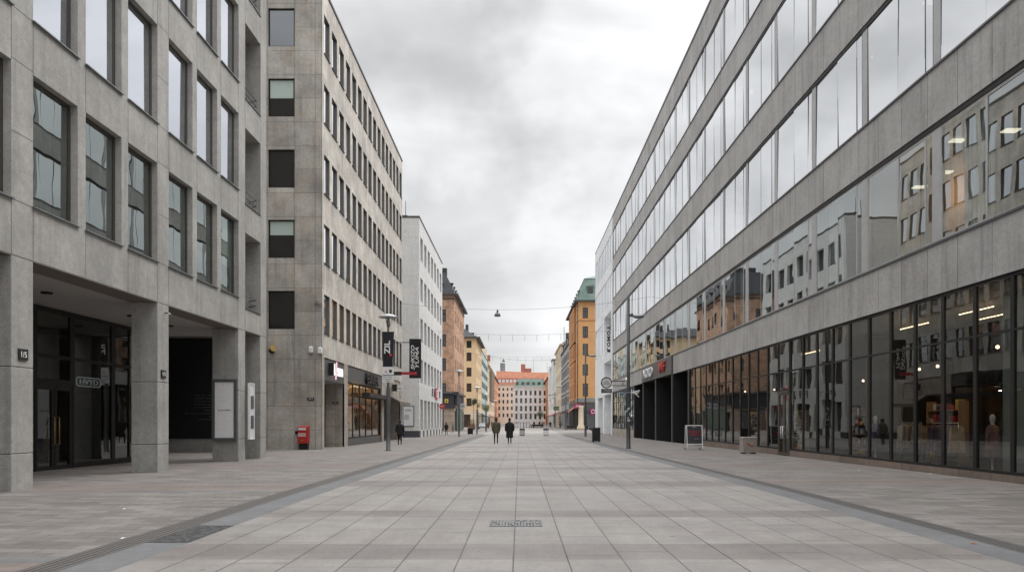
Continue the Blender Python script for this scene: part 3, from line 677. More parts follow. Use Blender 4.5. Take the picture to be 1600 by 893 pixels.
mb = MB(); mb.pbox(P, 57.75, 71.95, -1, .32, .1, .34); mb.build('shop_base', ['alu_dark'], B2)
mb = MB(); mb.quad(P(57.7, -.6, 4.2), P(72, -.6, 4.2), P(72, 4.4, 4.2), P(57.7, 4.4, 4.2)); mb.quad(P(57.7, .2, .35), P(72, .2, .35), P(72, .2, 4.2), P(57.7, .2, 4.2)); mb.quad(P(57.7, 4.41, .35), P(72, 4.41, .35), P(72, 4.41, 4.2), P(57.7, 4.41, 4.2)); mb.quad(P(57.71, -.6, .35), P(57.71, -.6, 4.2), P(57.71, 4.4, 4.2), P(57.71, 4.4, .35)); mb.quad(P(71.99, -.6, .35), P(71.99, -.6, 4.2), P(71.99, 4.4, 4.2), P(71.99, 4.4, .35))
mb.build('shop_interior', ['room_warm'], B2)
mb = MB()
for yy in (59.5, 62, 65, 67.5, 70.3):
    for d in (1.0, 2.6): mb.pbox(P, yy, yy+.3, 4.36, 4.4, d, d+.3)
mb.build('shop_lamp', ['lamp_on'], B2)
def awning(root, P, u0, u1, z, out, drop, mat, th=.12, name='awning'):
    mb = MB(); mb.hexa([P(u0, z-th, 0), P(u1, z-th, 0), P(u1, z-drop-th, -out), P(u0, z-drop-th, -out), P(u0, z, 0), P(u1, z, 0), P(u1, z-drop, -out), P(u0, z-drop, -out)])
    mb.pbox(P, u0, u1, z-drop-th-.22, z-drop-th, -out, -out+.03)
    return mb.build(name, [mat], root)
mb = MB(); mb.pbox(P, 63.2, 73.4, 3.45, 3.78, -.55, .05); mb.build('awning_cassette', ['black'], B2)
awning(B2, P, 76.0, 83.2, 3.95, 1.0, .55, 'soffit'); 
mb = MB(); mb.pbox(P, 83.25, 83.38, -1, 4.2, -.16, -.03); mb.build('downpipe', ['offwhite'], B2)
# sign over entrance
t = thing('lit_shop_sign', 'white lit letters with one tall pink stroke on the grey entrance fascia', 'sign', P(54, 4.9, .06))
mb = MB(); mb.pbox(P, 52.05, 52.25, 4.5, 5.3, -.26, .05); mb.build('side_box', ['black'], t)
text_mesh('Ed', *RL, P(52.95, 4.95, -.02), .95, .75, 'sign_white_on', .06, t); text_mesh('ssen', *RL, P(55.0, 4.85, -.02), 1.6, .55, 'sign_white_on', .06, t)
text_mesh('/', *RL, P(53.75, 4.88, -.04), .4, 1.15, 'sign_pink_on', .06, t, bold=.02)
t = thing('black_letter_sign', 'black raised letters EUUER on the grey fascia above the shop window', 'sign', P(66.8, 4.95, .06))
text_mesh('EUUER', *RL, P(67.0, 4.95, .05), 5.2, .82, 'black', .2, t, bold=.03)
t = thing('box_sign', 'small black projecting box sign with white panel beside the downpipe', 'sign', P(78, 4.7, 0))
mb = MB(); mb.box(-12.09, -11.62, 77.6, 77.9, 4.4, 5.05); mb.build('box', ['black'], t); mb = MB(); mb.box(-11.62, -11.15, 77.62, 77.88, 4.45, 4.95); mb.build('lettered_panel', ['white'], t)
text_mesh('hans', *RF, (-11.38, 77.62, 4.7), .38, .2, 'black', .01, t)
plaque('small dark street plate on the shaded wall above the red post box', Fp, -12.8, 2.95, .42, .16, 'NR 9', RF, name='street_plate', cat='plate')
plaque('small dark plate inside the stone entrance recess', PF(56.48), -12.7, 2.85, .42, .14, 'NR 7', RF, name='street_plate', cat='plate')
for i, (xx, zz, lab) in enumerate(((-12.75, 5.95, 'white rounded lamp box on the shaded stone wall, left of the corner'), (-12.2, 5.9, 'white rounded lamp box right on the stone block corner'))):
    mb = MB(); mb.box(xx-.13, xx+.13, 49.93, 50.19, zz-.2, zz+.2); tag(mb.build('wall_lamp', ['white'], None, bevel=.07), lab, 'lamp')
t = thing('floodlight', 'brass coloured floodlight on a dark bracket high on the shaded stone wall', 'lamp', (-15.1, 50.2, 5.9))
mb = MB(); mb.tube([(-15.1, 50.2, 5.85), (-15.15, 49.9, 5.8), (-15.2, 49.75, 5.9)], .09, 8); mb.build('bracket', ['dark'], t)
mb = MB(); mb.tube([(-15.2, 49.95, 5.95), (-14.95, 49.7, 6.02)], [.1, .2], 12); mb.build('lamp_head', ['gold'], t)
mb = MB(); mb.box(-12.5, -12.4, 50.0, 50.19, 8.75, 8.95); mb.box(-12.42, -12.1, 50.1, 50.15, 8.75, 8.79); tag(mb.build('wall_sensor', ['steel']), 'small grey sensor box fixed at third storey of the stone block corner', 'sensor')
# red post box
t = thing('post_box', 'red post box with white notices on a black foot against the stone wall', 'post box', (-13.15, 50, gz(50)))
z = gz(50); mb = MB(); mb.box(-13.48, -12.86, 49.72, 50.16, z+.38, z+1.36); mb.build('body', ['red'], t, bevel=.03)
mb = MB(); mb.hexa([(-13.5, 49.7, z+1.362), (-12.84, 49.7, z+1.362), (-12.84, 50.18, z+1.362), (-13.5, 50.18, z+1.362), (-13.48, 49.78, z+1.45), (-12.86, 49.78, z+1.45), (-12.86, 50.16, z+1.45), (-13.48, 50.16, z+1.45)]); mb.build('lid', ['red'], t)
mb = MB(); mb.box(-13.44, -12.9, 49.82, 50.1, z, z+.38); mb.build('foot', ['black'], t)
mb = MB(); mb.box(-13.44, -12.97, 49.705, 49.722, z+1.2, z+1.33); mb.box(-13.44, -12.98, 49.7, 49.722, z+.95, z+1.0); mb.box(-13.44, -12.99, 49.7, 49.722, z+.82, z+.9); mb.build('notice', ['white'], t)
text_mesh('POST', *RF, (-13.2, 49.7, z+.86), .36, .05, 'red', .004, t)
mb = MB(); mb.lathe((-13.2, 49.71, z+.55), [(.0, 0), (.045, .0), (.045, .03), (0, .03)], 10); mb.build('emblem', ['yellow'], t)
mb = MB(); mb.box(-13.7, -13.52, 49.95, 50.18, z+.95, z+1.15); mb.box(-13.53, -13.47, 50.0, 50.1, z+1.0, z+1.08); mb.build('side_box', ['dark'], t)

# ------------------------------------------------------------------ left: pale plaster building
XC = -11.7; Y0, Y1 = 95.4, 123.8; P = PL(XC); Fp = PF(Y0)
B3 = thing('plaster_building', 'pale grey plaster building with deep narrow windows and dark base, third on the left', 'building', (XC, 105, gz(105)))
ws = [(96.6+3.9*i, 96.6+3.9*i+2.35, h-2.75, h) for h in (8.85, 13.7, 18.5, 23.3) for i in range(7)]
go = [(96.6+3.9*i, 96.6+3.9*i+2.6, .45, 4.1, 1.0) for i in range(7)]
mb = MB(); facade(mb, P, Y0, Y1, -1.5, 25.2, ws+go, .45); facade(mb, Fp, -34, XC, -1.5, 25.2, [], .1)
mb.quad((XC, Y1, -1.5), (-34, Y1, -1.5), (-34, Y1, 25.2), (XC, Y1, 25.2)); mb.quad((XC, Y0, 25.2), (-34, Y0, 25.2), (-34, Y1, 25.2), (XC, Y1, 25.2))
mb.build('wall', ['plaster'], B3)
mb = MB(); mb.box(-34, XC+.05, Y0-.05, Y1+.05, 25.2, 25.42); mb.box(-14.8, -13.3, 97, 99, 25.42, 25.9); mb.tube([(-13.5, 97, 25.4), (-13.5, 97, 27.6)], .04, 6); mb.build('roof_coping', ['trim_dark'], B3)
mb = MB(); mb.pbox(Fp, -34, XC+.03, -1.2, .42, -.03, 0)
yy = [Y0-.0] + sum([[a[0], a[1]] for a in go], []) + [Y1]
for a, b in zip(yy[0::2], yy[1::2]): mb.pbox(P, a, b, -1.2, .42, -.03, .0)
for a in go: mb.pbox(P, a[0]+.001, a[1]-.001, -1.2, .42, .05, .3)
mb.build('dark_plinth', [mat_plain('dark_plinth', (.05, .055, .065), .6)], B3)
for a in ws: window(B3, P, *a, .40, 'alu_dark', 'g_house', fw=.06, us=((a[0]+a[1])/2,), tilt=.004, fd=.05)
for a in go: window(B3, P, a[0], a[1], .45, 4.1, .5, 'alu_dark', 'g_house', fw=.08, name='shop_window', zs=(3.2,))
po = poster('large white notice case on the side wall of the pale plaster building', Fp, -13.6, -12.3, .95, 3.36, .12, .07, 'pole', 'offwhite')
mb = MB(); mb.pbox(Fp, -13.4, -12.9, 1.7, 2.3, -.1, -.09); mb.build('picture', ['alu'], po); mb = MB(); mb.pbox(Fp, -13.35, -12.6, 2.7, 2.95, -.1, -.09); mb.build('picture', ['alu'], po)
t = thing('letter_sign', 'grey and red letters F, E, E, T on the pale plaster wall', 'sign', P(112, 5.3, 0))
for (c, yy, m, w) in (('F', 109.5, 'pole', .9), ('E', 112.1, 'pole', 1.0), ('E', 114.3, 'redsign', 1.2), ('T', 119.5, 'pole', 1.0)): text_mesh(c, *RL, P(yy, 5.35, 0), w, 1.05 if m == 'pole' else 1.4, m, .12, t, bold=.03)
mb = MB(); mb.pbox(P, 113.2, 116.2, 4.55, 6.1, -.09, -.002); mb.build('red_panel', ['redsign'], t)
text_mesh('E', *RL, P(114.7, 5.35, -.09), 1.3, 1.0, 'white', .05, t, bold=.03)
t = thing('round_red_sign', 'round red projecting sign on a bracket beyond the pale plaster building', 'sign', (-10.9, 118, 3.7))
mb = MB(); n = 24
mb.loft([[(-11.15+.42*math.cos(2*math.pi*q/n), 118+d, 3.65+.42*math.sin(2*math.pi*q/n)) for q in range(n)] for d in (-.07, .07)], 0, True, False); mb.build('disc', ['redsign'], t)
text_mesh('Pa', *RF, (-11.15, 117.93, 3.65), .36, .26, 'white', .02, t)
mb = MB(); mb.tube([(-11.7, 118, 3.65), (-11.5, 118, 3.65)], .03, 6); mb.build('bracket', ['dark'], t)
# big projecting banner hung from the stone block
t = thing('wall_banner', 'tall black vertical banner with white script projecting from the stone office block', 'banner', (-11.3, 80, 8.5))
yb = 79.5; mb = MB(); bx0, bx1 = (639.5-CX)*yb/F, (658-CX)*yb/F; bz0, bz1 = CH+(CY-590.5)*yb/F, CH+(CY-529)*yb/F
mb = MB(); N_ = 8
for k in range(N_):
    za, zb = bz0+(bz1-bz0)*k/N_, bz0+(bz1-bz0)*(k+1)/N_
    f = lambda z_: .05*math.sin(z_*1.7)
    mb.hexa([(bx0, yb+f(za), za), (bx1, yb+.02+f(za), za), (bx1, yb+.05+f(za), za), (bx0, yb+.03+f(za), za), (bx0, yb+f(zb), zb), (bx1, yb+.02+f(zb), zb), (bx1, yb+.05+f(zb), zb), (bx0, yb+.03+f(zb), zb)])
mb.build('cloth', ['navy'], t)
mb = MB(); mb.tube([(XB, yb, bz1-.35), (bx1, yb, bz1-.35)], .04, 6); mb.build('bracket', ['dark'], t)
bw = bx1-bx0; zc = (bz0+bz1)/2
text_mesh('SHKIZO', *RF, (bx0+bw*.30, yb-.07, zc+.1), bw*.30, (bz1-bz0)*.62, 'white', .02, t, rot=1, italic=.3, bold=.015)
text_mesh('YUMA', *RF, (bx0+bw*.66, yb-.07, zc+.1), bw*.30, (bz1-bz0)*.52, 'white', .02, t, rot=1, italic=.3, bold=.015)
t = thing('red_blade_sign', 'narrow red sign bar below the black script banner', 'sign', (-11.4, 78.9, 5.9))
rx0, rx1 = (626-CX)*78.9/F, (651-CX)*78.9/F; rz0 = CH+(CY-585)*78.9/F
mb = MB(); mb.box(rx0+.1, rx1, 78.85, 78.95, rz0, rz0+.27); mb.build('bar', ['redsign'], t); mb = MB(); mb.box(XB, rx0+.1, 78.8, 79.0, rz0-.05, rz0+.3); mb.build('bracket', ['black'], t)
text_mesh('TOWNHALLS', *RF, ((rx0+rx1)/2, 78.85, rz0+.135), 1.1, .13, 'black', .006, t)

# ------------------------------------------------------------------ right: ribbon window building
XR = 13.1; P = PR(XR)
B4 = thing('ribbon_office_building', 'long grey office block with continuous ribbon windows over shop glazing, along the right side', 'building', (XR, 60, gz(60)))
rows = [(7.2, 11.02), (12.78, 16.66), (18.62, 22.55), (24.35, 28.25)]
YA, YE = 3.0, 115.6
ops = [(YA+.3, YE-.3, a, b) for a, b in rows]
mb = MB(); facade(mb, P, YA, YE, 5.6, 30.3, ops, .26)
mb.quad(P(YA, 5.6, 0), P(YA, 5.6, 20), P(YA, 30.3, 20), P(YA, 30.3, 0)); mb.quad(P(YA, 30.3, 0), P(YE, 30.3, 0), P(YE, 30.3, 20), P(YA, 30.3, 20))
mb.build('wall', ['conc_ribbon'], B4)
mb = MB(); mb.pbox(P, YA, YE, 30.3, 30.48, -.05, .6); mb.build('roof_coping', ['alu_dark'], B4)
mb = MB()
for a, b in rows: mb.pbox(P, YA+.3, YE-.3, a-.03, a+.035, -.05, .2)
mb.build('sill_flashing', ['alu_dark'], B4)
mb = MB()
for a, b in rows: mb.pbox(P, YA+.3, YE-.3, b-.17, b-.004, .03, .24)
mb.build('blind_box', ['dark'], B4)
for r, (a, b) in enumerate(rows):
    for k in range(-3, 17):
        y0 = 25.6+5.4*k
        gl = 'g_office' if r == 0 else 'g_upper'
        fm = 'alu' if r == 0 else 'alu_dark'
        w = window(B4, P, y0+.45, y0+5.4, a+.036, b-.172, .09, fm, gl, us=(y0+1.0, y0+2.9), fw=.09 if r == 0 else .05, tilt=.008, fd=.03, mullw=.10 if r == 0 else .055)
        if k <= 15:
            mb = MB(); mb.pbox(P, y0+.005, y0+.445, a+.036, b-.172, .055, .2); mb.build('pier', ['alu'], w)
        if r == 0 and k in (-1, 1, 4, 7) or (r and (k*3+r*5) % 7 == 0) or (r and k < 3 and (k+r) % 3 == 0):
            mb = MB(); u = y0+3.0 if (k+r) % 2 else y0+1.1
            N_ = 14; L_ = 1.6
            for q in range(N_): mb.pbox(P, u+L_*q/N_, u+L_*(q+1)/N_, a+.1, b-.2, .32+.05*(q % 2), .35+.05*(q % 2))
            mb.build('curtain', ['curtain'], w)
mb = MB()
for a, b in rows:
    mb.box(XR+.27, XR+9, YA+.3, YE-.3, a-.4, a-.3); mb.box(XR+.27, XR+9, YA+.3, YE-.3, b+.1, b+.2)
    for yy in (15, 31.3, 47.4, 63.6, 79.8, 96): mb.box(XR+.45, XR+9, yy, yy+.15, a-.3, b+.1)
mb.quad((XR+7, YA, 5.8), (XR+7, YE, 5.8), (XR+7, YE, 30), (XR+7, YA, 30))
mb.build('interior', ['room'], B4)
mb = MB(); mb.box(XR+2.2, XR+2.4, 26.5, 31.2, 6.9, 11.0); mb.build('warm_wall', ['room_warm'], B4)
mb = MB()
for (yy, z) in ((27.4, 11.02), (30.0, 10.2), (28.2, 10.2), (24.4, 10.3), (21.9, 8.6), (33.6, 16.6), (29.2, 16.6), (52, 22.5), (44.5, 28.1)):
    mb.box(XR+1.4, XR+1.85, yy, yy+.32, z, z+.04)
mb.build('office_lamp', ['lamp_on'], B4)
# ground floor shop glazing
hd = 5.58
g_edges = [21.9+1.8*k for k in range(-9, 24)]
for a, b in zip(g_edges[:-1], g_edges[1:]):
    if 39.5 < (a+b)/2 < 41.5:
        window(B4, P, a, b, 3.1, hd, .1, 'dark', 'g_shop', zs=(4.07,), fw=.09, name='shop_window')
        for q0, q1 in ((a+.05, (a+b)/2-.01), ((a+b)/2+.01, b-.05)):
            d = window(B4, P, q0, q1, gz(41)+.02, 3.02, .1, 'bronze', 'g_shop', fw=.13, zs=(1.0,), name='door')
            yy = q1-.13 if q0 < (a+b)/2-.1 else q0+.13
            mb = MB(); mb.tube([P(yy, .75, .04), P(yy, .75, -.06), P(yy, 1.35, -.06), P(yy, 1.35, .04)], .03, 8); mb.build('handle', ['chrome'], d)
        mb = MB(); mb.pbox(P, a, b, 3.02, 3.1, -.02, .2); mb.build('door_head', ['bronze'], B4)
        continue
    window(B4, P, a, b, .18, hd, .12, 'dark', 'g_shop', zs=(4.07,), fw=.085, name='shop_window', tilt=.006)
mb = MB(); mb.pbox(P, g_edges[0], 40.0, -.8, .18, .06, .3); mb.pbox(P, 41.8, 63.3, -.8, .18, .06, .3); mb.build('stone_base', [mat_stone('brown_base_stone', (.20, .155, .13), ju=1.8, jw=.015, stain=.15)], B4)
mb = MB(); mb.pbox(P, YA, YE-22, hd+.0, 5.64, .02, .24); mb.build('glazing_head', ['dark'], B4)
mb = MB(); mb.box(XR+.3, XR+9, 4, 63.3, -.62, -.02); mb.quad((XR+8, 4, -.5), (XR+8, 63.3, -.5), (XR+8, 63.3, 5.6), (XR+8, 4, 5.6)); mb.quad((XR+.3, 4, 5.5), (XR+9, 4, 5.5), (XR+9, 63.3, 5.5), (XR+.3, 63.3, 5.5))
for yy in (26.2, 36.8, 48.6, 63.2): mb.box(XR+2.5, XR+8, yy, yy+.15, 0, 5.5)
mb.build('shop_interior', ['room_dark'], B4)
mb = MB(); mb.box(XR+6.9, XR+7, 26.5, 31, 0, 4.2); mb.box(XR+5.5, XR+5.6, 37.3, 41, 0, 4.2); mb.box(XR+3.0, XR+3.1, 18.0, 21.5, 0, 4.3); mb.build('warm_wall', ['room_warm'], B4)
mb = MB(); mb.box(XR+.7, XR+.75, 22.1, 23.4, .1, 5.3); mb.box(XR+.9, XR+.95, 42.0, 43.1, .1, 5.3); mb.build('glass_screen', [mat_plain('pale_green_screen', (.20, .235, .215), .5, 0, .15, 1)], B4)
mb = MB()
for y0, y1, d in ((27.0, 29.4, 2.5), (28.8, 31.0, 4.0), (31.5, 34.0, 2.6), (15.5, 20.5, 3.0), (44, 47, 3)):
    n = int((y1-y0)/.22)
    for q in range(n): mb.box(XR+d, XR+d+.035, y0+q*.22, y0+q*.22+.12, 5.38, 5.41)
for x, y, z in ((1.6, 25.2, 3.9), (1.5, 24.2, 3.9), (2.5, 26.0, 3.8), (2, 29.6, 3.6), (3, 33, 3.7), (2, 35.4, 3.6), (3, 38.4, 3.5), (3.5, 50, 3.6), (4, 55, 3.7), (3, 58.5, 3.7), (2.4, 20.6, 4.4), (2.2, 19.6, 4.4)): mb.ellipsoid((XR+x, y, z), .06, .06, .06, 8, 0, 4)
mb.build('shop_lamp', ['lamp_warm'], B4)
# displays in the shop window
def mannequin(x, y, label, m):
    t = thing('mannequin', label, 'mannequin', (x, y, 0)); mb = MB()
    mb.lathe((x, y, .02), [(.22, 0), (.22, .03), (.03, .04), (.03, .75)], 12)
    mb.loft([[(x+r1*math.cos(2*math.pi*q/12), y+r2*math.sin(2*math.pi*q/12), z) for q in range(12)] for r1, r2, z in ((.12, .17, .75), (.13, .19, .9), (.1, .14, 1.1), (.12, .19, 1.35), (.1, .2, 1.45), (.05, .06, 1.52), (.05, .05, 1.58), (.08, .07, 1.66), (.08, .07, 1.76), (.03, .03, 1.83))])
    mb.build('figure', ['offwhite'], t); mb = MB()
    mb.loft([[(x+r1*math.cos(2*math.pi*q/14), y+r2*math.sin(2*math.pi*q/14), z) for q in range(14)] for r1, r2, z in ((.2, .27, .55), (.17, .23, .9), (.14, .19, 1.1), (.15, .23, 1.38), (.1, .2, 1.48), (.06, .08, 1.52))])
    for s in (-1, 1): mb.tube([(x, y+s*.2, 1.42), (x, y+s*.27, 1.1), (x, y+s*.25, .82)], [.07, .06, .045], 8)
    mb.build('outfit', [m], t); return t
mannequin(XR+1.1, 24.6, 'mannequin in red-brown outfit behind the right shop glass', 'cloth_a')
mannequin(XR+1.0, 21.3, 'mannequin in pale coat at the right edge behind the shop glass', 'cloth_b')
mannequin(XR+1.4, 33.4, 'mannequin in dark blue outfit behind the right shop glass', 'cloth_c')
def rack(x, y, L, label, ms):
    t = thing('clothes_rack', label, 'rack', (x, y, 0)); mb = MB()
    mb.tube([(x, y, .02), (x, y, 1.55), (x, y+L, 1.55), (x, y+L, .02)], .02, 8); mb.build('rail', ['chrome'], t)
    for q in range(int(L/.14)):
        mb = MB(); yy = y+.1+q*.14; l = random.uniform(.65, 1.0)
        mb.loft([[(x+a*.24, yy-.03, 1.5-abs(a)*.1) for a in (-1, 0, 1)] + [(x+a*.24, yy+.03, 1.5-abs(a)*.1) for a in (1, 0, -1)], [(x+a*.28, yy-.05, 1.5-l) for a in (-1, 0, 1)] + [(x+a*.28, yy+.05, 1.5-l) for a in (1, 0, -1)]], 0, True, False)
        mb.build('garment', [random.choice(ms)], t)
rack(XR+2.0, 28.2, 1.8, 'clothes rail with mixed garments, nearer one behind the right shop glass', ['cloth_a', 'cloth_b', 'cloth_c'])
rack(XR+2.6, 32.0, 1.6, 'clothes rail with pale garments deeper behind the right shop glass', ['cloth_b', 'cloth_b', 'cloth_a'])
t = thing('window_lettering', 'pale letters hung inside the shop glass at the right edge', 'sign', (XR+.5, 21.2, 3.6)); text_mesh('MIN', *RR, P(21.1, 3.75, .4), 1.1, .32, 'offwhite', .02, t)
# black portals
mb = MB()
pe = [63.9, 70.2, 78.7, 86.6, 93.5]
for y in pe[1:]:
    mb = MB(); mb.pbox(P, y-.28, y, -1, 5.62, 0, 7); q = mb.build('portal_pier', ['black'], B4)
    mb = MB(); mb.pbox(P, y-.30, y+.0, -1, 5.62, -.10, -.003); mb.build('pier_edge', ['alu_dark'], q)
mb = MB(); mb.pbox(P, 63.32, 63.9, -1, 5.62, .0, 7); mb.build('portal_pier', ['black'], B4)
mb = MB(); mb.quad(P(63.9, -1, 6.9), P(93.5, -1, 6.9), P(93.5, 6, 6.9), P(63.9, 6, 6.9)); mb.quad(P(63.9, 5.63, 0), P(93.5, 5.63, 0), P(93.5, 5.63, 7), P(63.9, 5.63, 7)); mb.build('portal_lining', ['black'], B4)
mb = MB(); mb.pbox(P, 69.9, 86.9, 5.6, 7.15, -.16, -.002); mb.build('portal_fascia', ['greysign'], B4)
t = thing('red_letter_sign', 'red block letters on the dark fascia above the black portals', 'sign', P(74, 6.45, -.16)); text_mesh('WF', *RR, P(74.2, 6.45, -.17), 3.4, .95, 'red', .12, t, bold=.01)
t = thing('white_letter_sign', 'off white block letters on the dark fascia, beyond the red letters', 'sign', P(82, 6.4, -.16)); text_mesh('NORD', *RR, P(82.3, 6.4, -.17), 5.6, .95, 'offwhite', .15, t, bold=.01)
# far glazing
ge = [93.7+1.99*k for k in range(12)]
for a, b in zip(ge[:-1], ge[1:]): window(B4, P, a, b, .55, 5.5, .12, 'dark', 'g_office', zs=(4.0,), fw=.09, name='shop_window')
mb = MB(); mb.pbox(P, 93.55, 115.6, -1, .55, .04, .3); mb.build('stone_base', ['conc_shop'], B4)
mb = MB(); mb.box(XR+.4, XR+.5, 93.6, 115.5, -1, 5.6); mb.quad(P(115.58, -1, 0), P(115.58, -1, 8), P(115.58, 5.6, 8), P(115.58, 5.6, 0)); mb.build('interior', ['room_dark'], B4)
# white end building
B5 = thing('white_panel_building', 'white panelled building adjoining the far end of the ribbon office block', 'building', (XR, 130, gz(130)))
Y0, Y1 = 115.62, 142.0
nic = [(117.4, 127.0, 11.3, 17.4, 1.4), (117.4, 127.0, 6.9, 10.4, 1.4), (117.4, 127.0, -1, 5.5, 1.0), (129.2, 137.5, -1, 5.3, 1.2)]
wr = [(127.6, 141.4, 11.9, 16.7), (116.2, 141.4, 18.62, 22.55), (116.2, 141.4, 24.35, 28.25)]
mb = MB(); facade(mb, P, Y0, Y1, -1, 30.3, nic + [w+(.1,) for w in wr], .1)
for n_ in nic: mb.quad(P(n_[0], n_[2], n_[4]), P(n_[1], n_[2], n_[4]), P(n_[1], n_[3], n_[4]), P(n_[0], n_[3], n_[4]))
mb.quad(P(Y0, 30.3, 0), P(Y1, 30.3, 0), P(Y1, 30.3, 20), P(Y0, 30.3, 20)); mb.quad(P(Y1, -1, 0), P(Y1, -1, 20), P(Y1, 30.3, 20), P(Y1, 30.3, 0)); mb.quad(P(Y0, -1, 20), P(Y1, -1, 20), P(Y1, 30.3, 20), P(Y0, 30.3, 20))
mb.build('wall', ['white_panel'], B5)
mb = MB(); mb.pbox(P, Y0, Y1+.05, 30.3, 30.48, -.05, .6); mb.build('roof_coping', ['alu'], B5)
for w in wr:
    n = round((w[1]-w[0])/2.3); L_ = (w[1]-w[0])/n
    for k in range(n): window(B5, P, w[0]+L_*k, w[0]+L_*(k+1), w[2], w[3], .06, 'alu', 'g_upper', fw=.04, tilt=.005, fd=.05)
window(B5, P, 118.2, 121.0, -.4, 3.6, .9, 'alu', 'g_office', fw=.1, name='door', us=(119.6,))
mb = MB(); mb.pbox(P, 122.5, 123.3, 1.2, 3.0, .93, .995); mb.build('letter_box', ['gold'], B5)
t = thing('vertical_letter_sign', 'vertical black letters TOMOJ hung in the niche of the white panelled building', 'sign', P(118.5, 14, -.3))
for k, c in enumerate('TOMOJ'): text_mesh(c, (0, 0, -1), (1, 0, 0), (13.25, 122.0, 15.4-k*.82), .70, .5, 'black', .10, t, bold=.05)
t = thing('round_hanging_sign', 'white round sign with black rim on a bracket, above a black lettered bar', 'sign', (12, 98, 6.5))
yq = 100.0; X_ = lambda px: (px-CX)*yq/F; Z_ = lambda py: CH+(CY-py)*yq/F
cx, cz, r = X_(947.5), Z_(597.5), .62; n = 32
mb = MB(); mb.loft([[(cx+r*math.cos(2*math.pi*q/n), yq+d, cz+r*math.sin(2*math.pi*q/n)) for q in range(n)] for d in (-.05, .05)], 0, True, False); mb.build('disc', ['white'], t)
mb = MB(); mb.tube([(cx+r*math.cos(2*math.pi*q/n), yq-.03, cz+r*math.sin(2*math.pi*q/n)) for q in range(n+1)], .07, 8); mb.tube([(cx+r, yq, cz+.2), (XR, yq, cz+.2)], .05, 8); mb.tube([(cx+r, yq, cz-.35), (XR, yq, cz-.35)], .04, 8); mb.tube([(XR-.5, yq, cz+.2), (XR-.5, yq, cz-.35)], .04, 8); mb.build('rim', ['dark'], t)
for k, s_ in enumerate(('THE', 'CORNER', 'KITCHEN')): text_mesh(s_, *RF, (cx, yq-.06, cz+.2-.2*k), .5 if k == 0 else .85, .13, 'dark', .01, t)
mb = MB(); mb.box(X_(939.5), X_(956), yq-.05, yq+.05, Z_(613.5), Z_(607)); mb.build('bar', ['black'], t); text_mesh('COOLER', *RF, ((X_(939.5)+X_(956))/2, yq-.05, (Z_(613.5)+Z_(607))/2), 1.0, .26, 'white', .01, t)
t = thing('wall_spotlight', 'small round white spotlight on an arm beside the round hanging sign', 'lamp', (XR, 96, 6.4))
mb = MB(); mb.tube([(XR, 96, 6.75), (XR-.5, 96, 6.8), (XR-.55, 96, 6.6)], .03, 6); mb.build('arm', ['dark'], t); mb = MB(); mb.ellipsoid((XR-.55, 96, 6.35), .22, .22, .26); mb.build('lamp_head', ['chrome'], t)

# ------------------------------------------------------------------ houses further down the street
def mansard(root, x0, x1, y0, y1, z, h, inset, mat, over=.5, name='roof', tm='trim_dark', top=None):
    mb = MB(); mb.hexa([(x0-over, y0-over, z), (x1+over, y0-over, z), (x1+over, y1+over, z), (x0-over, y1+over, z), (x0-over, y0-over, z+.35), (x1+over, y0-over, z+.35), (x1+over, y1+over, z+.35), (x0-over, y1+over, z+.35)])
    mb.build('cornice', [tm], root)
    mb = MB(); i = inset
    mb.hexa([(x0-.1, y0-.1, z+.36), (x1+.1, y0-.1, z+.36), (x1+.1, y1+.1, z+.36), (x0-.1, y1+.1, z+.36), (x0+i, y0+i, z+h), (x1-i, y0+i, z+h), (x1-i, y1-i, z+h), (x0+i, y1-i, z+h)])
    return mb.build(name, [mat], root)
def dormer(root, P, u, z, w=1.3, h=1.5, mat='trim_dark', d0=.2, d1=1.8):
    mb = MB(); mb.pbox(P, u-w/2, u+w/2, z, z+h, d0, d1); mb.pbox(P, u-w/2-.1, u+w/2+.1, z+h, z+h+.12, d0-.1, d1); d = mb.build('dormer', [mat], root)
    mb = MB(); mb.pbox(P, u-w/2+.15, u+w/2-.15, z+.2, z+h-.15, d0-.02, d0-.005); mb.build('pane', ['g_house'], d)
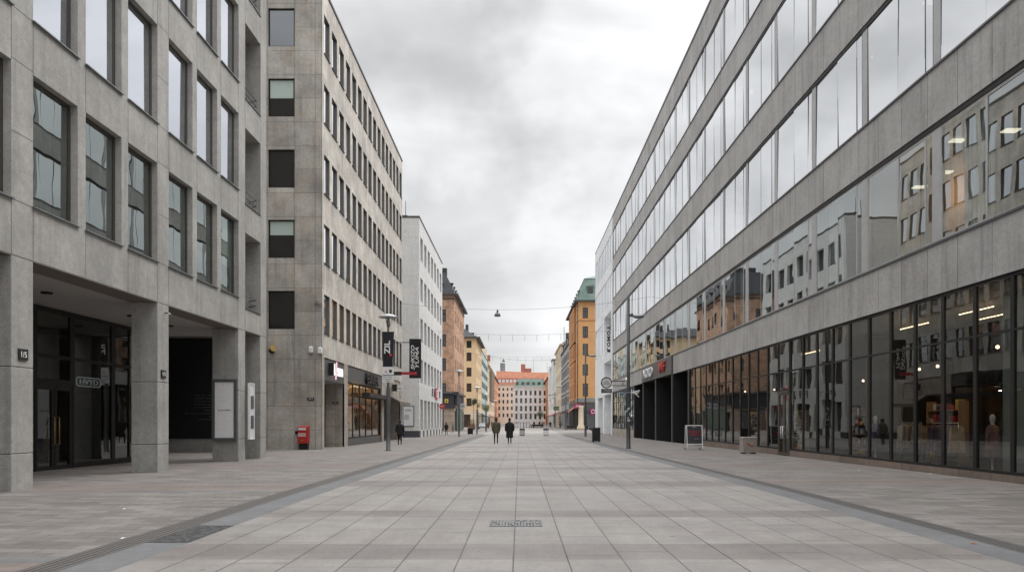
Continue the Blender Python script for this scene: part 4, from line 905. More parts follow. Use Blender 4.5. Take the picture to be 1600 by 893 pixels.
def house(name, label, side, X, y0, y1, zt, wall, sg, ff=(), depth=14, base=None, groundz=4.6, fmat='dark', win=True, bands=(), bandm='trim_dark', gl='g_house', rev=.18, fx=None, sgap=None, rail=True):
    """side -1: left; sg: (rows [(z0,z1)], [(y0,y1)...]); ff: front windows [(x0,x1,z0,z1)]"""
    P = PL(X) if side < 0 else PR(X); Fp = PF(y0)
    t = thing(name, label, 'building', (X, (y0+y1)/2, -.46))
    xa, xb = (X-depth, X) if side < 0 else (X, X+depth)
    so = [(c[0], c[1], r[0], r[1]) for r in sg[0] for c in sg[1]]
    ng = max(2, round((y1-y0)/5.0)); L_ = (y1-y0)/ng
    shops = [(y0+L_*k+.5, y0+L_*(k+1)-.5, -.3, groundz-.9) for k in range(ng)]
    mb = MB(); facade(mb, P, y0, y1, groundz, zt, so, rev, 0); facade(mb, P, y0, y1, -1.5, groundz, shops, .3, 1)
    facade(mb, Fp, xa, xb, groundz, zt, list(ff), rev, 0); fs = [(xa+1, xb-1.6, -.3, groundz-.9)] if fx is None else fx
    facade(mb, Fp, xa, xb, -1.5, groundz, fs, .3, 1)
    mb.quad((xa, y1, -1.5), (xb, y1, -1.5), (xb, y1, zt), (xa, y1, zt)); mb.quad((xa, y0, zt), (xb, y0, zt), (xb, y1, zt), (xa, y1, zt))
    xo = xa if side < 0 else xb; mb.quad((xo, y0, -1.5), (xo, y1, -1.5), (xo, y1, zt), (xo, y0, zt))
    mb.build('wall', [wall, base or wall], t)
    for w in so: window(t, P, *w, rev-.02, fmat, gl, fw=.09, us=((w[0]+w[1])/2,), fd=.05)
    for w in ff: window(t, Fp, *w, rev-.02, fmat, gl, fw=.1, us=((w[0]+w[1])/2,), zs=((w[2]*.35+w[3]*.65),), fd=.05)
    for w in shops: window(t, P, *w, .26, 'dark', gl, fw=.12, name='shop_window', us=((w[0]+w[1])/2,))
    for w in fs: window(t, Fp, *w, .26, 'dark', gl, fw=.12, name='shop_window')
    if bands:
        mb = MB()
        for z in bands:
            mb.pbox(P, y0-.12, y1, z-.12, z+.12, -.12, -.002); mb.pbox(Fp, xa, xb, z-.12, z+.12, -.12, -.002)
        mb.build('string_course', [bandm], t)
    return t
def cols_(y0, y1, n, f=.42):
    L_ = (y1-y0)/n; return [(y0+L_*(k+.5)-L_*f/2, y0+L_*(k+.5)+L_*f/2) for k in range(n)]
RW = [(6.4, 8.6), (10.9, 13.2), (15.4, 17.7), (20.0, 22.3)]
# brown brick house
h = house('brick_house', 'brown brick corner house with black sheet mansard roof, left side of street', -1, -12.2, 153, 179.5, 24.9, 'brick', (RW, cols_(153.6, 179, 6, .36)), [(-14.9, -13.75, a, b) for a, b in RW] + [(-18.9, -17.6, a, b) for a, b in RW], base=mat_stone('shop_stone', (.36, .29, .23), jz=.45, jw=.03), groundz=4.3, bands=(24.3,), fx=[(-20, -14.2, -.3, 3.6)])
mansard(h, -26.2, -12.2, 153, 179.5, 24.9, 4.6, 1.9, 'roof_black', over=.75)
for yy in (157, 161.5, 166, 170.5, 175): dormer(h, PL(-12.2), yy, 26.2, 1.3, 1.5, 'roof_black', .6, 2.4)
dormer(h, PF(153), -14.9, 26.0, 1.1, 1.2, 'roof_black', .55, 2.2)
mb = MB(); mb.box(-14.9, -13.9, 156, 157.2, 29.3, 30.6); mb.box(-19, -17.5, 158, 159.5, 29.3, 30.9); mb.build('chimney', ['roof_black'], h)
mb = MB(); mb.box(-26, -12.0, 152.7, 152.99, 3.9, 6.6); mb.box(-12.19, -11.6, 152.7, 170, 4.6, 6.4); mb.build('shop_fascia', [mat_plain('dark_fascia', (.028, .03, .04), .5)], h)
mb = MB(); mb.box(-26, -11.4, 152.2, 153, 6.6, 6.95); mb.box(-12.3, -11.2, 152.2, 170.4, 6.42, 6.75); mb.build('canopy', ['alu_dark'], h)
mb = MB(); mb.box(-12.4, -11.9, 156, 171, -.5, 3.9); mb.build('shutter', [mat_plain('green_grey_shutter', (.09, .12, .105), .6)], h)
t = thing('yellow_square_sign', 'small yellow square sign on the dark fascia of the brick house', 'sign', (-14, 152.6, 5))
mb = MB(); mb.box(-13.95, -13.3, 152.6, 152.69, 4.9, 5.6); mb.build('panel', ['yellow'], t); mb = MB(); mb.lathe((-13.62, 152.58, 5.1), [(.0, 0), (.13, .0), (.13, .3), (0, .3)], 10); mb.build('mark', ['dark'], t)
t = thing('white_letter_sign', 'white sign board hung at the far shop front of the brick house', 'sign', (-11.4, 160, 4.2)); mb = MB(); mb.box(-11.9, -10.6, 160, 160.2, 3.9, 4.9); mb.build('panel', ['offwhite'], t); text_mesh('CAFE', *RF, (-11.25, 160, 4.4), 1.0, .45, 'dark', .02, t)
# yellow house
h = house('yellow_house', 'yellow rendered house with dark eaves beyond the brick house', -1, -12.2, 229.6, 262, 24.6, 'yellowwall', ([(5.6, 7.8), (9.6, 12.0), (13.9, 16.4), (18.2, 20.6), (21.9, 23.9)], cols_(230, 261.5, 7, .34)), [(-14.9, -13.5, a, b) for a, b in [(5.6, 7.8), (9.6, 12.0), (13.9, 16.4), (18.2, 20.6), (21.9, 23.9)]] + [(-19.5, -18, a, b) for a, b in [(9.6, 12.0), (13.9, 16.4), (18.2, 20.6)]], groundz=4.2, base='cream')
mansard(h, -26.2, -12.2, 229.6, 262, 24.6, 3.0, 3.4, 'roof_black', over=1.1)
mb = MB(); mb.box(-17.6, -16.2, 232, 234, 26.5, 30.6); mb.box(-15.6, -14.8, 236, 237, 26, 29.2); mb.build('chimney', ['trim_dark'], h)
for yy in (235, 243, 251): dormer(h, PL(-12.2), yy, 25.2, 1.6, 1.3, 'roof_black', .9, 2.6)
h = house('green_glass_house', 'pale green clad office front between the yellow and cream houses', -1, -12.2, 262.1, 312, 24.0, 'palegreen', ([(5.2, 7.0), (8.8, 10.6), (12.4, 14.2), (16, 17.8), (19.6, 21.4)], [(263+6.1*k, 263+6.1*k+5.2) for k in range(8)]), groundz=4.2, bands=(24.0,), bandm='alu_dark')
h = house('cream_gable_house', 'cream house with stepped gable and pale chimney, left side far down', -1, -12.2, 312.1, 390, 22.6, 'cream', ([(5.6, 8.2), (10, 12.6), (14.5, 17), (18.8, 21)], cols_(313, 389, 14, .4)), groundz=4.4, bands=(17.9,), bandm='cream')
mansard(h, -26.2, -12.2, 312.1, 390, 22.6, 3.6, 3, 'roof_black', over=.8, tm='cream')
mb = MB(); mb.box(-15.5, -12.6, 314, 318, 22.9, 29.2); mb.build('chimney', ['cream'], h); mb = MB(); mb.box(-13, -12, 330, 344, 22.9, 25.4); mb.build('gable', ['cream'], h)
mb = MB()
for k in range(4): mb.box(-12.2, -11.1, 330+k*9, 334+k*9, 9.3, 21.5)
mb.build('bay_front', [mat_plain('brown_bay', (.26, .21, .16), .8)], h)
h = house('orange_red_house', 'orange red rendered house with red roof, furthest of the left row', -1, -12.2, 392, 470, 22.5, 'orangered', ([(5.6, 8.2), (10, 12.6), (14.5, 17), (18.8, 21)], cols_(393, 469, 16, .36)), [(-14.6+.0, -13.2, 10, 12.6)], groundz=4.4)
mansard(h, -26.2, -12.2, 392, 470, 22.5, 8.2, 5.0, 'roof_red', over=.6)
mb = MB(); mb.box(-16.5, -14.2, 394, 397, 28, 33.0); mb.build('chimney', ['redbrick'], h)
# far end: peach house, white house with green roof, red brick block, grey tank
t = thing('peach_house', 'wide peach house with long red roof and white dormer band, closing the street', 'building', (4, 475, -.46))
rr = [(3.5, 5.6), (7.6, 9.6), (11.4, 13.4), (15.2, 17.2), (18.8, 20.4)]; oo = [(-12.4+2.45*k, -11.4+2.45*k, a, b) for k in range(16) for a, b in rr]
mb = MB(); facade(mb, PF(475), -13.5, 30, -1, 22.4, oo, .3); mb.quad((-13.5, 475, 22.4), (30, 475, 22.4), (30, 490, 22.4), (-13.5, 490, 22.4)); mb.quad((-13.5, 475, -1), (-13.5, 490, -1), (-13.5, 490, 22.4), (-13.5, 475, 22.4)); mb.quad((30, 475, -1), (30, 490, -1), (30, 490, 22.4), (30, 475, 22.4)); mb.quad((-13.5, 490, -1), (30, 490, -1), (30, 490, 22.4), (-13.5, 490, 22.4)); mb.build('wall', ['peach'], t)
for o_ in oo[:30]: window(t, PF(475), *o_, .25, 'dark', 'g_house', fw=.12)
mb = MB(); mb.hexa([(-14, 474.5, 22.4), (30.5, 474.5, 22.4), (30.5, 490.5, 22.4), (-14, 490.5, 22.4), (-13.6, 480.5, 30.6), (30, 480.5, 28.6), (30, 484.5, 28.6), (-13.6, 484.5, 30.6)]); mb.build('roof', ['roof_red'], t)
mb = MB(); mb.box(-12.8, 14, 475.4, 480, 22.8, 26.0); d = mb.build('dormer_band', ['redbrick'], t)
for k in range(12):
    mb = MB(); mb.box(-12.4+2.2*k, -10.8+2.2*k, 475.3, 475.38, 23.5, 25.3); mb.build('dormer_window', ['offwhite'], d)
t = thing('white_corner_house', 'off white four storey house with green copper roof, closing the street', 'building', (5, 420, -.46))
rr = [(2.2, 5.0), (6.3, 9.0), (10.4, 13.0), (14.4, 16.8)]; oo = [(-2.2+2.42*k, -1.1+2.42*k, a, b) for k in range(7) for a, b in rr]
fa = lambda mb: None
mb = MB(); facade(mb, PF(420), -3.0, 14.2, -1, 18.6, oo, .3); mb.quad((-3, 420, -1), (-3, 440, -1), (-3, 440, 18.6), (-3, 420, 18.6)); mb.quad((14.2, 420, -1), (14.2, 440, -1), (14.2, 440, 18.6), (14.2, 420, 18.6)); mb.quad((-3, 440, -1), (14.2, 440, -1), (14.2, 440, 18.6), (-3, 440, 18.6)); mb.build('wall', ['offwall'], t)
for o_ in oo: window(t, PF(420), *o_, .25, 'bronze', 'g_house', fw=.12)
mb = MB(); mb.box(-3.1, 14.3, 419.85, 419.99, 5.3, 5.6); mb.box(-3.1, 14.3, 419.85, 419.99, 17.3, 17.5); mb.build('string_course', ['offwall'], t)
mansard(t, -3, 14.2, 420, 440, 18.6, 4.4, 2.6, 'roof_green', over=.4, tm='offwall')
for k in range(6): dormer(t, PF(420), -1.2+2.8*k, 19.6, 1.3, 1.6, 'roof_green', .4, 2.2)
t = thing('red_brick_block', 'stepped red brick block rising behind the green roofed house', 'building', (8, 520, 0))
mb = MB(); mb.box(.8, 3.6, 520, 530, -1, 37.2); mb.box(3.6, 7.5, 521, 532, -1, 34.6); mb.build('wall', ['redbrick'], t); mb = MB(); mb.hexa([(7.5, 520, 26), (34, 520, 26), (34, 536, 26), (7.5, 536, 26), (7.5, 527, 32.4), (34, 527, 32.4), (34, 529, 32.4), (7.5, 529, 32.4)]); mb.box(7.6, 34, 520.5, 535, -1, 26); mb.build('roof', ['roof_red'], t)
mb = MB(); mb.tube([(8.7+.0, 522, 31), (8.7, 522, 41.5)], .09, 6); mb.tube([(17.5, 522, 31), (17.5, 522, 40)], .09, 6); mb.build('flagpole', ['steel'], t)
t = thing('roof_tank', 'grey cylindrical tank on the skyline behind the red roof', 'tank', (-11, 520, 30)); mb = MB(); mb.lathe((-10.8, 520, -1), [(1.6, 0), (1.6, 38.6), (1.4, 39.1)], 18); mb.build('body', ['steel'], t); mb = MB()
for h_ in (36.5, 38): mb.lathe((-10.8, 520, h_-1), [(1.66, 0), (1.66, .3)], 18)
mb.build('hoop', ['alu_dark'], t)
# right row
OR = [(7.0, 9.9), (11.7, 14.2), (16.2, 18.8), (20.1, 22.7), (24.5, 26.95)]
h = house('orange_house', 'orange rendered corner house with green copper mansard roof, right side', 1, 13.1, 184, 218, 28.2, 'ochre', (OR, [(185.6, 187.4), (210.5, 212.2), (214, 215.7)]), [(14.15, 15.35, a, b) for a, b in OR] + [(18.6, 20, a, b) for a, b in OR], groundz=5.6, base='greysign', bands=(24.1,), bandm='ochre_d', fx=[(14.4, 17.0, -.2, 3.6)])
mb = MB()
for a, b in OR: mb.pbox(PR(13.1), 190, 208, a-.8, b+.9, -.5, -.002)
bay = mb.build('bay_front', ['ochre_d'], h)
for a, b in OR:
    for k in range(4): window(h, PR(12.6), 191+4.4*k, 193.2+4.4*k, a, b, .04, 'dark', 'g_house', fw=.1)
mansard(h, 13.1, 27.1, 184, 218, 28.2, 5.6, 1.7, 'roof_green', over=.8)
for yy in (189, 194, 199, 204, 209, 214): dormer(h, PR(13.1), yy, 29.3, 1.6, 2.0, 'roof_green', .3, 2.4)
dormer(h, PF(184), 15.9, 29.6, 1.5, 2.2, 'roof_green', .45, 2.6); dormer(h, PF(184), 20, 29.6, 1.5, 2.2, 'roof_green', .45, 2.6)
mb = MB(); mb.hexa([(14.6, 185.5, 33.7), (25, 185.5, 33.7), (25, 216, 33.7), (14.6, 216, 33.7), (17.5, 189, 35.0), (22, 189, 35.0), (22, 213, 35.0), (17.5, 213, 35.0)]); mb.build('roof_cap', ['roof_green'], h)
mb = MB(); mb.box(12.9, 27, 183.75, 183.99, 5.75, 6.6); mb.box(12.85, 13.09, 183.75, 218, 5.75, 6.6); mb.build('shop_fascia', [mat_plain('grey_green_fascia', (.20, .225, .23), .6)], h)
mb = MB(); mb.lathe((13.75, 183.6, -.5), [(.95, 0), (.95, .5), (.6, 1.2), (.55, 5.0), (.7, 5.4)], 14); mb.build('stone_pillar', ['cream'], h)
mb = MB(); mb.tube([(13.0, 183.9, 6.7), (13.0, 183.9, 28.1)], .09, 8); mb.build('downpipe', ['trim_dark'], h)
awning(h, PR(13.1), 186, 192, 5.0, 1.8, 1.3, 'orange_awn'); awning(h, PR(13.1), 195, 203, 4.9, 1.8, 1.2, 'black')
t = thing('plum_shop_sign', 'plum coloured shop sign with white letters on the corner of the orange house', 'sign', (13, 183.4, 4.5)); mb = MB(); mb.box(12.2, 14.0, 183.3, 183.5, 4.3, 5.3); mb.build('panel', ['magenta'], t); text_mesh('AVA', *RF, (13.1, 183.3, 4.8), 1.2, .55, 'white', .02, t)
t = thing('plum_round_sign', 'plum square sign with white ring beside the white panelled building', 'sign', (16.3, 183.3, 3.5)); mb = MB(); mb.box(15.7, 17.1, 183.3, 183.5, 2.9, 4.3); mb.build('panel', ['magenta'], t)
mb = MB(); mb.tube([(16.4+.4*math.cos(2*math.pi*q/16), 183.28, 3.6+.4*math.sin(2*math.pi*q/16)) for q in range(17)], .07, 6); mb.build('ring', ['white'], t)
h = house('slate_house', 'blue grey clad house with dark roof beside the orange house', 1, 13.1, 218.1, 258, 21.8, 'slate', ([(6, 8), (10, 12), (14, 16), (18, 20)], [(219.5+6.4*k, 219.5+6.4*k+4.6) for k in range(6)]), groundz=5.2, bands=(9, 13, 17, 21.8))
mansard(h, 13.1, 27.1, 218.1, 258, 21.8, 4.4, 1.6, 'roof_black', over=.3)
for yy in (222, 230, 238, 246, 254): dormer(h, PR(13.1), yy, 22.6, 2.0, 2.0, 'roof_black', .3, 2.4)
h = house('cream_row_house', 'cream house between the blue grey and white houses, right side', 1, 13.1, 258.1, 299, 25.4, 'cream', ([(6, 8.4), (10.2, 12.6), (14.4, 16.8), (18.6, 21), (22.2, 24.2)], cols_(259, 298, 9, .38)), groundz=5.0, bands=(21.6,), bandm='cream')
mansard(h, 13.1, 27.1, 258.1, 299, 25.4, 2.6, 3, 'trim_dark', over=.5, tm='cream'); mb = MB(); mb.tube([(14.2, 262, 27), (14.2, 262, 31.5)], .1, 6); mb.box(15, 16.4, 266, 268, 27, 30); mb.build('chimney', ['trim_dark'], h)
h = house('white_gable_house', 'white house with grey gable roof and bay, right side far down', 1, 13.1, 299.1, 372, 22.6, 'whitewall', ([(6, 8.4), (10.2, 12.6), (14.4, 16.8), (18.6, 21)], cols_(300, 371, 14, .34)), groundz=4.8)
mb = MB(); mb.hexa([(12.6, 299.1, 22.6), (27, 299.1, 22.6), (27, 372, 22.6), (12.6, 372, 22.6), (15.5, 303, 28.2), (24, 303, 28.2), (24, 368, 28.2), (15.5, 368, 28.2)]); mb.build('roof', [mat_tiles('grey_sheet_roof', (.24, .26, .28), .6)], h)
mb = MB(); mb.box(12.2, 13.09, 306, 316, 10, 24.0); mb.build('bay_front', ['whitewall'], h); mb = MB(); mb.box(12.2, 13.09, 340, 350, 10, 24); mb.build('bay_front', ['whitewall'], h)
mb = MB(); mb.box(12.0, 14, 305.5, 316.5, 24, 24.5); mb.build('bay_roof', ['steel'], h)
h = house('pink_row_house', 'orange pink house, furthest of the right row', 1, 13.1, 372.1, 418, 21.0, 'orangered', ([(6, 8.4), (10.2, 12.6), (14.4, 16.8), (18, 20)], cols_(373, 417, 10, .36)), groundz=4.6)
mansard(h, 13.1, 27, 372.1, 418, 21, 4.4, 3, 'roof_red', over=.5)
# awnings and small signs along the far shop fronts
def far_awning(side, X, y0, y1, label, m, z=3.6):
    t = thing('shop_awning', label, 'awning', (X, (y0+y1)/2, z), 'awnings along the far shop fronts'); awning(t, PL(X) if side < 0 else PR(X), y0, y1, z, 2.2, .9, m, name='canvas'); mb = MB()
    P = PL(X) if side < 0 else PR(X)
    for u in (y0+.3, y1-.3): mb.tube([P(u, z-.9, 0), P(u, z-1.05, -2.1)], .04, 6)
    mb.build('arm', ['dark'], t)
far_awning(-1, -12.2, 264, 274, 'pale awning below the green clad office front, left side', 'offwhite', 4.0)
far_awning(-1, -12.2, 232, 242, 'dark awning under the yellow house, left side', 'blackcoat', 3.9)
far_awning(-1, -12.2, 320, 336, 'red awning under the cream gable house, left side', 'red', 3.8)
far_awning(1, 13.1, 262, 272, 'red awning under the cream house, right side', 'red', 4.4)
far_awning(1, 13.1, 304, 318, 'deep red awning under the white gable house, right side', 'redsign', 4.2)
far_awning(1, 13.1, 222, 230, 'dark awning under the blue grey house, right side', 'black', 4.6)
t = thing('green_street_sign', 'green hanging sign on a pole before the cream house, right side', 'sign', (10.6, 243, 4.5)); mb = MB(); mb.box(10.0, 11.6, 243, 243.1, 4.6, 5.7); mb.build('panel', ['green_sign'], t); mb = MB(); mb.box(10.2, 11.4, 242.97, 242.995, 5.05, 5.2); mb.build('line', ['offwhite'], t); mb = MB(); mb.tube([(11.7, 243.05, -.46), (11.7, 243.05, 6)], .06, 6); mb.build('post', ['pole'], t)
t = thing('red_round_sign', 'small red round sign with white border on the far right pavement', 'sign', (10.6, 215, 3.2)); mb = MB(); n = 18
mb.loft([[(10.7+.33*math.cos(2*math.pi*q/n), 215+d, 3.2+.33*math.sin(2*math.pi*q/n)) for q in range(n)] for d in (-.03, .03)], 0, True, False); mb.build('disc', ['redsign'], t); mb = MB(); mb.tube([(10.7+.33*math.cos(2*math.pi*q/n), 215-.03, 3.2+.33*math.sin(2*math.pi*q/n)) for q in range(n+1)], .07, 6); mb.build('border', ['white'], t); mb = MB(); mb.tube([(10.7, 215.08, -.46), (10.7, 215.08, 3.6)], .05, 6); mb.build('post', ['pole'], t)

# ------------------------------------------------------------------ street lamps, wires
def saucer_lamp(x, y, h, label, group='saucer street lamps along the left pavement', s=1.0):
    z = gz(y); t = thing('street_lamp', label, 'street lamp', (x, y, z), group)
    mb = MB(); mb.lathe((x, y, z), [(.17, 0), (.17, .04), (.125, .06), (.125, 1.3), (.118, 3.6), (.07, 3.75), (.06, h-.75)], 16); mb.build('pole', ['pole'], t)
    mb = MB(); mb.lathe((x, y, z+h-.75), [(.09, 0), (.1, .05), (.1, .35), (.06, .4), (.06, .55)], 14)
    for k in range(3): a = k*2.1; mb.tube([(x+.1*math.cos(a), y+.1*math.sin(a), z+h-.7), (x+.3*math.cos(a), y+.3*math.sin(a), z+h-.15)], .015, 6)
    mb.build('lamp_holder', ['steel'], t)
    mb = MB(); mb.lathe((x, y, z+h-.2), [(.02, -.02), (.5*s, -.03), (.555*s, .0), (.55*s, .04), (.38*s, .13), (.15*s, .2), (.02, .22)], 28); mb.build('lamp_shade', ['lampshade'], t)
    return t
saucer_lamp(-7.7, 48, 8.0, 'saucer headed grey street lamp carrying a black banner, nearest on the left')
saucer_lamp(-7.4, 100, 8.15, 'saucer headed street lamp before the pale plaster building, middle of the left lamps')
saucer_lamp(-6.45, 124, 7.2, 'saucer headed street lamp by the end of the left drain channel')
saucer_lamp(-6.6, 160, 7.3, 'saucer headed street lamp before the brick house, farther of the left lamps')
saucer_lamp(-6.3, 215, 7.4, 'saucer headed street lamp before the yellow house, furthest on the left')
# banner and notice on the near lamp
yb = 47.85; bx = lambda px: (px-CX)*yb/F; bz = lambda py: CH+(CY-py)*yb/F
t = thing('lamp_banner', 'black banner with white strokes and a small red mark on the near left lamp post', 'banner', (bx(607), yb, bz(572)))
mb = MB()
for k in range(8):
    a, b = bz(572)+(bz(519)-bz(572))*k/8, bz(572)+(bz(519)-bz(572))*(k+1)/8
    sh = lambda q: (q-bz(572))/(bz(519)-bz(572))
    x0a, x1a, x0b, x1b = bx(599.2), bx(614.3+sh(a)*2), bx(599.2-.2), bx(614.3+sh(b)*2)
    mb.hexa([(x0a, yb-.17, a), (x1a, yb-.2+.05*math.sin(a*2), a), (x1a, yb-.17+.05*math.sin(a*2), a), (x0a, yb-.14, a), (x0b, yb-.17, b), (x1b, yb-.2+.05*math.sin(b*2), b), (x1b, yb-.17+.05*math.sin(b*2), b), (x0b, yb-.14, b)])
mb.build('cloth', ['navy'], t)
mb = MB()
for zz in (bz(519)+.01, bz(572)-.01): mb.tube([(bx(598.5), yb-.16, zz), (bx(616.8), yb-.16, zz)], .02, 6)
mb.build('bracket', ['dark'], t)
text_mesh('ZIL', *RF, (bx(606), yb-.26, bz(543)), .34, .78, 'white', .01, t, rot=1, bold=.03)
mb = MB(); mb.box(bx(609.5), bx(613.5), yb-.27, yb-.25, bz(556.5), bz(553)); mb.build('red_mark', ['redsign'], t)
t = thing('parking_notice', 'white notice board with small symbols under the black banner on the lamp post', 'sign', (bx(606.5), yb, bz(598)))
mb = MB(); mb.box(bx(598), bx(616), yb-.2, yb-.15, bz(597), bz(573)); mb.build('plate', ['white'], t)
mb = MB(); cx_ = bx(604.2); zz = bz(580); mb.tube([(cx_-.06, yb-.205, zz-.05), (cx_+.06, yb-.205, zz-.05), (cx_, yb-.205, zz+.07), (cx_-.06, yb-.205, zz-.05)], .015, 4); mb.build('triangle_mark', ['redsign'], t)
mb = MB(); mb.box(bx(609), bx(613), yb-.207, yb-.195, bz(582), bz(577.5)); mb.build('square_mark', ['dark'], t)
mb = MB(); mb.box(bx(598), bx(616), yb-.206, yb-.2, bz(586.2), bz(585.4)); mb.build('line', ['dark'], t)
text_mesh('EVENT AREA', *RF, (bx(606.5), yb-.2, bz(588.5)), .52, .07, 'dark', .004, t); text_mesh('NO PARKING 0-24', *RF, (bx(606.5), yb-.2, bz(592)), .54, .07, 'dark', .004, t); text_mesh('LOADING 6-11', *RF, (bx(607.5), yb-.2, bz(595)), .42, .06, 'dark', .004, t)

def arm_lamp(x, y, h, ha, arm, label, pr=.11, group='tall arm lamps along the right pavement', stickers=False):
    z = gz(y); t = thing('arm_lamp', label, 'street lamp', (x, y, z), group)
    mb = MB(); mb.lathe((x, y, z), [(pr*1.5, 0), (pr*1.5, .03), (pr*1.25, .05), (pr*1.2, 1.5), (pr*1.1, 3.6), (pr*.95, 3.7), (pr*.85, h)], 14); mb.build('pole', ['poledark'], t)
    zz = z+ha; s = 1 if arm > 0 else -1
    mb = MB(); mb.tube([(x, y, zz+.12), (x+arm*.45, y-.05, zz+.03)], [.08, .06], 8); mb.tube([(x-.0, y, zz+.14), (x+arm*.3, y, zz+.2)], .04, 6); mb.build('arm', ['poledark'], t)
    mb = MB(); mb.loft([[(x+arm*u+0*q, y-.05+r1*math.cos(2*math.pi*q/12), zz+.02+r2*math.sin(2*math.pi*q/12)) for q in range(12)] for u, r1, r2 in ((.3, .06, .06), (.42, .2, .12), (.7, .27, .14), (.93, .22, .09), (1.0, .08, .03))]); mb.build('lamp_head', ['steel'], t)
    if stickers:
        mb = MB()
        for q in range(16):
            a = R(random.uniform(-150, -30)); hh_ = z+random.uniform(1.3, 2.6); w = random.uniform(.05, .1); r = pr*1.22
            p = [(x+r*math.cos(a+e), y+r*math.sin(a+e), hh_+f) for e, f in ((-w/r*.5, -w*.6), (w/r*.5, -w*.6), (w/r*.5, w*.6), (-w/r*.5, w*.6))]
            mb.quad(*p, random.choice((0, 0, 0, 1, 2)))
        mb.build('sticker', ['white', 'redsign', 'blue_sign'], t)
    return t
arm_lamp(6.9, 52, 9.7, 8.35, 1.0, 'tall dark lamp post with stickers and short arm, nearest on the right', .11, stickers=True)
arm_lamp(8.2, 102, 11.4, 10.0, 1.3, 'tall dark lamp post before the white panelled building', .11)
arm_lamp(9.8, 174, 9.6, 9.2, -2.2, 'tall lamp post with arm towards the street, before the orange house', .12)
arm_lamp(10.2, 236, 10.2, 9.4, -2.4, 'tall lamp post before the blue grey house, far right side', .12)
arm_lamp(9.9, 300, 9.6, 9.2, -2.6, 'tall lamp post before the white gable house, furthest on the right', .12)
t = thing('direction_sign', 'small blue and white direction arms fixed to the near right lamp post', 'sign', (6.9, 52, 3.3))
mb = MB(); mb.hexa([(6.35, 51.83, 3.22), (6.78, 51.83, 3.28), (6.78, 51.87, 3.28), (6.35, 51.87, 3.22), (6.35, 51.83, 3.5), (6.78, 51.83, 3.52), (6.78, 51.87, 3.52), (6.35, 51.87, 3.5)]); mb.build('blue_arm', ['blue_sign'], t)
mb = MB()
for (a, b) in (((7.05, 3.38), (7.6, 3.52)), ((7.2, 3.45), (7.55, 3.12)), ((7.3, 3.35), (7.55, 3.4))): mb.tube([(a[0], 51.85, a[1]), (b[0], 51.85, b[1])], .045, 6)
mb.build('white_arm', ['white'], t)
mb = MB(); mb.tube([(6.75, 51.85, 3.4), (7.1, 51.85, 3.4)], .03, 6); mb.build('clamp', ['steel'], t)
text_mesh('P-hus', *RF, (6.57, 51.83, 3.38), .34, .13, 'white', .004, t)

def wire_pts(a, b, sag, n=14):
    a, b = Vector(a), Vector(b); return [a.lerp(b, k/n) - Vector((0, 0, sag*4*(k/n)*(1-k/n))) for k in range(n+1)]
def pendant(a, b, sag, f, label, s=1.0, rad=.012):
    w = MB(); pts = wire_pts(a, b, sag); w.tube(pts, rad, 5); wt = w.build('span_wire', ['poledark']); tag(wt, 'thin span wire across the street carrying the '+label.split(',')[0].replace('dark ', ''), 'wire')
    p = Vector(a).lerp(Vector(b), f) - Vector((0, 0, sag*4*f*(1-f)))
    t = thing('hanging_lamp', label, 'street lamp', p)
    mb = MB(); mb.lathe((p.x, p.y, p.z-.28), [(.05, 0), (.09, .02), (.09, .2), (.04, .22), (.04, .33)], 12); mb.build('holder', ['poledark'], t)
    mb = MB(); mb.lathe((p.x, p.y, p.z-.28), [(.305*s, -.38), (.32*s, -.36), (.32*s, -.3), (.27*s, -.17), (.2*s, -.07), (.1*s, .0), (.05, .01)], 22); mb.build('lamp_shade', ['alu_dark'], t)
    mb = MB(); mb.lathe((p.x, p.y, p.z-.69), [(.02, -.02), (.2*s, .0), (.29*s, .03)], 18); mb.build('diffuser', ['alu'], t)
pendant((-12.1, 82, 13.35), (13.1, 82, 14.0), .95, .392, 'dark bell shaped lamp, larger and nearer of the two hanging over the street')
pendant((-12.2, 170, 16.2), (13.1, 188, 16.3), 1.5, .345, 'small bell shaped lamp, hanging farther down the street', 1.0, .02)
def light_string(a, b, sag, n, L, label, rad=.014):
    t = thing('light_string', label, 'light string', a); mb = MB(); mb.tube(wire_pts(a, b, sag), rad, 5); mb.build('wire', ['pole'], t)
    for k in range(n):
        f = (k+.5)/n; p = Vector(a).lerp(Vector(b), f) - Vector((0, 0, sag*4*f*(1-f)))
        mb = MB(); mb.tube([p, p-Vector((0, 0, L))], rad, 5)
        for q in range(4): c = p-Vector((0, 0, L*(q+1)/4)); mb.ellipsoid(c, rad*2.6, rad*2.6, rad*3.4, 6, 0, 4)
        mb.build('light_drop', ['pole'], t)
light_string((-11.7, 110, 13.6), (13.1, 114, 14.2), .6, 15, .8, 'string of short drop lights across the street, nearer one', .013)
light_string((-12.2, 176, 16.0), (13.1, 187, 16.6), .7, 14, 1.0, 'string of short drop lights across the street, farther and fainter one', .014)
tag(MB.build((lambda m: (m.tube(wire_pts((-12.1, 70, 11.4), (-11.75, 101, 11.6), .5), .012, 5), m)[1])(MB()), 'cable', ['poledark']), 'thin cable running from the stone block to the pale plaster building', 'wire')

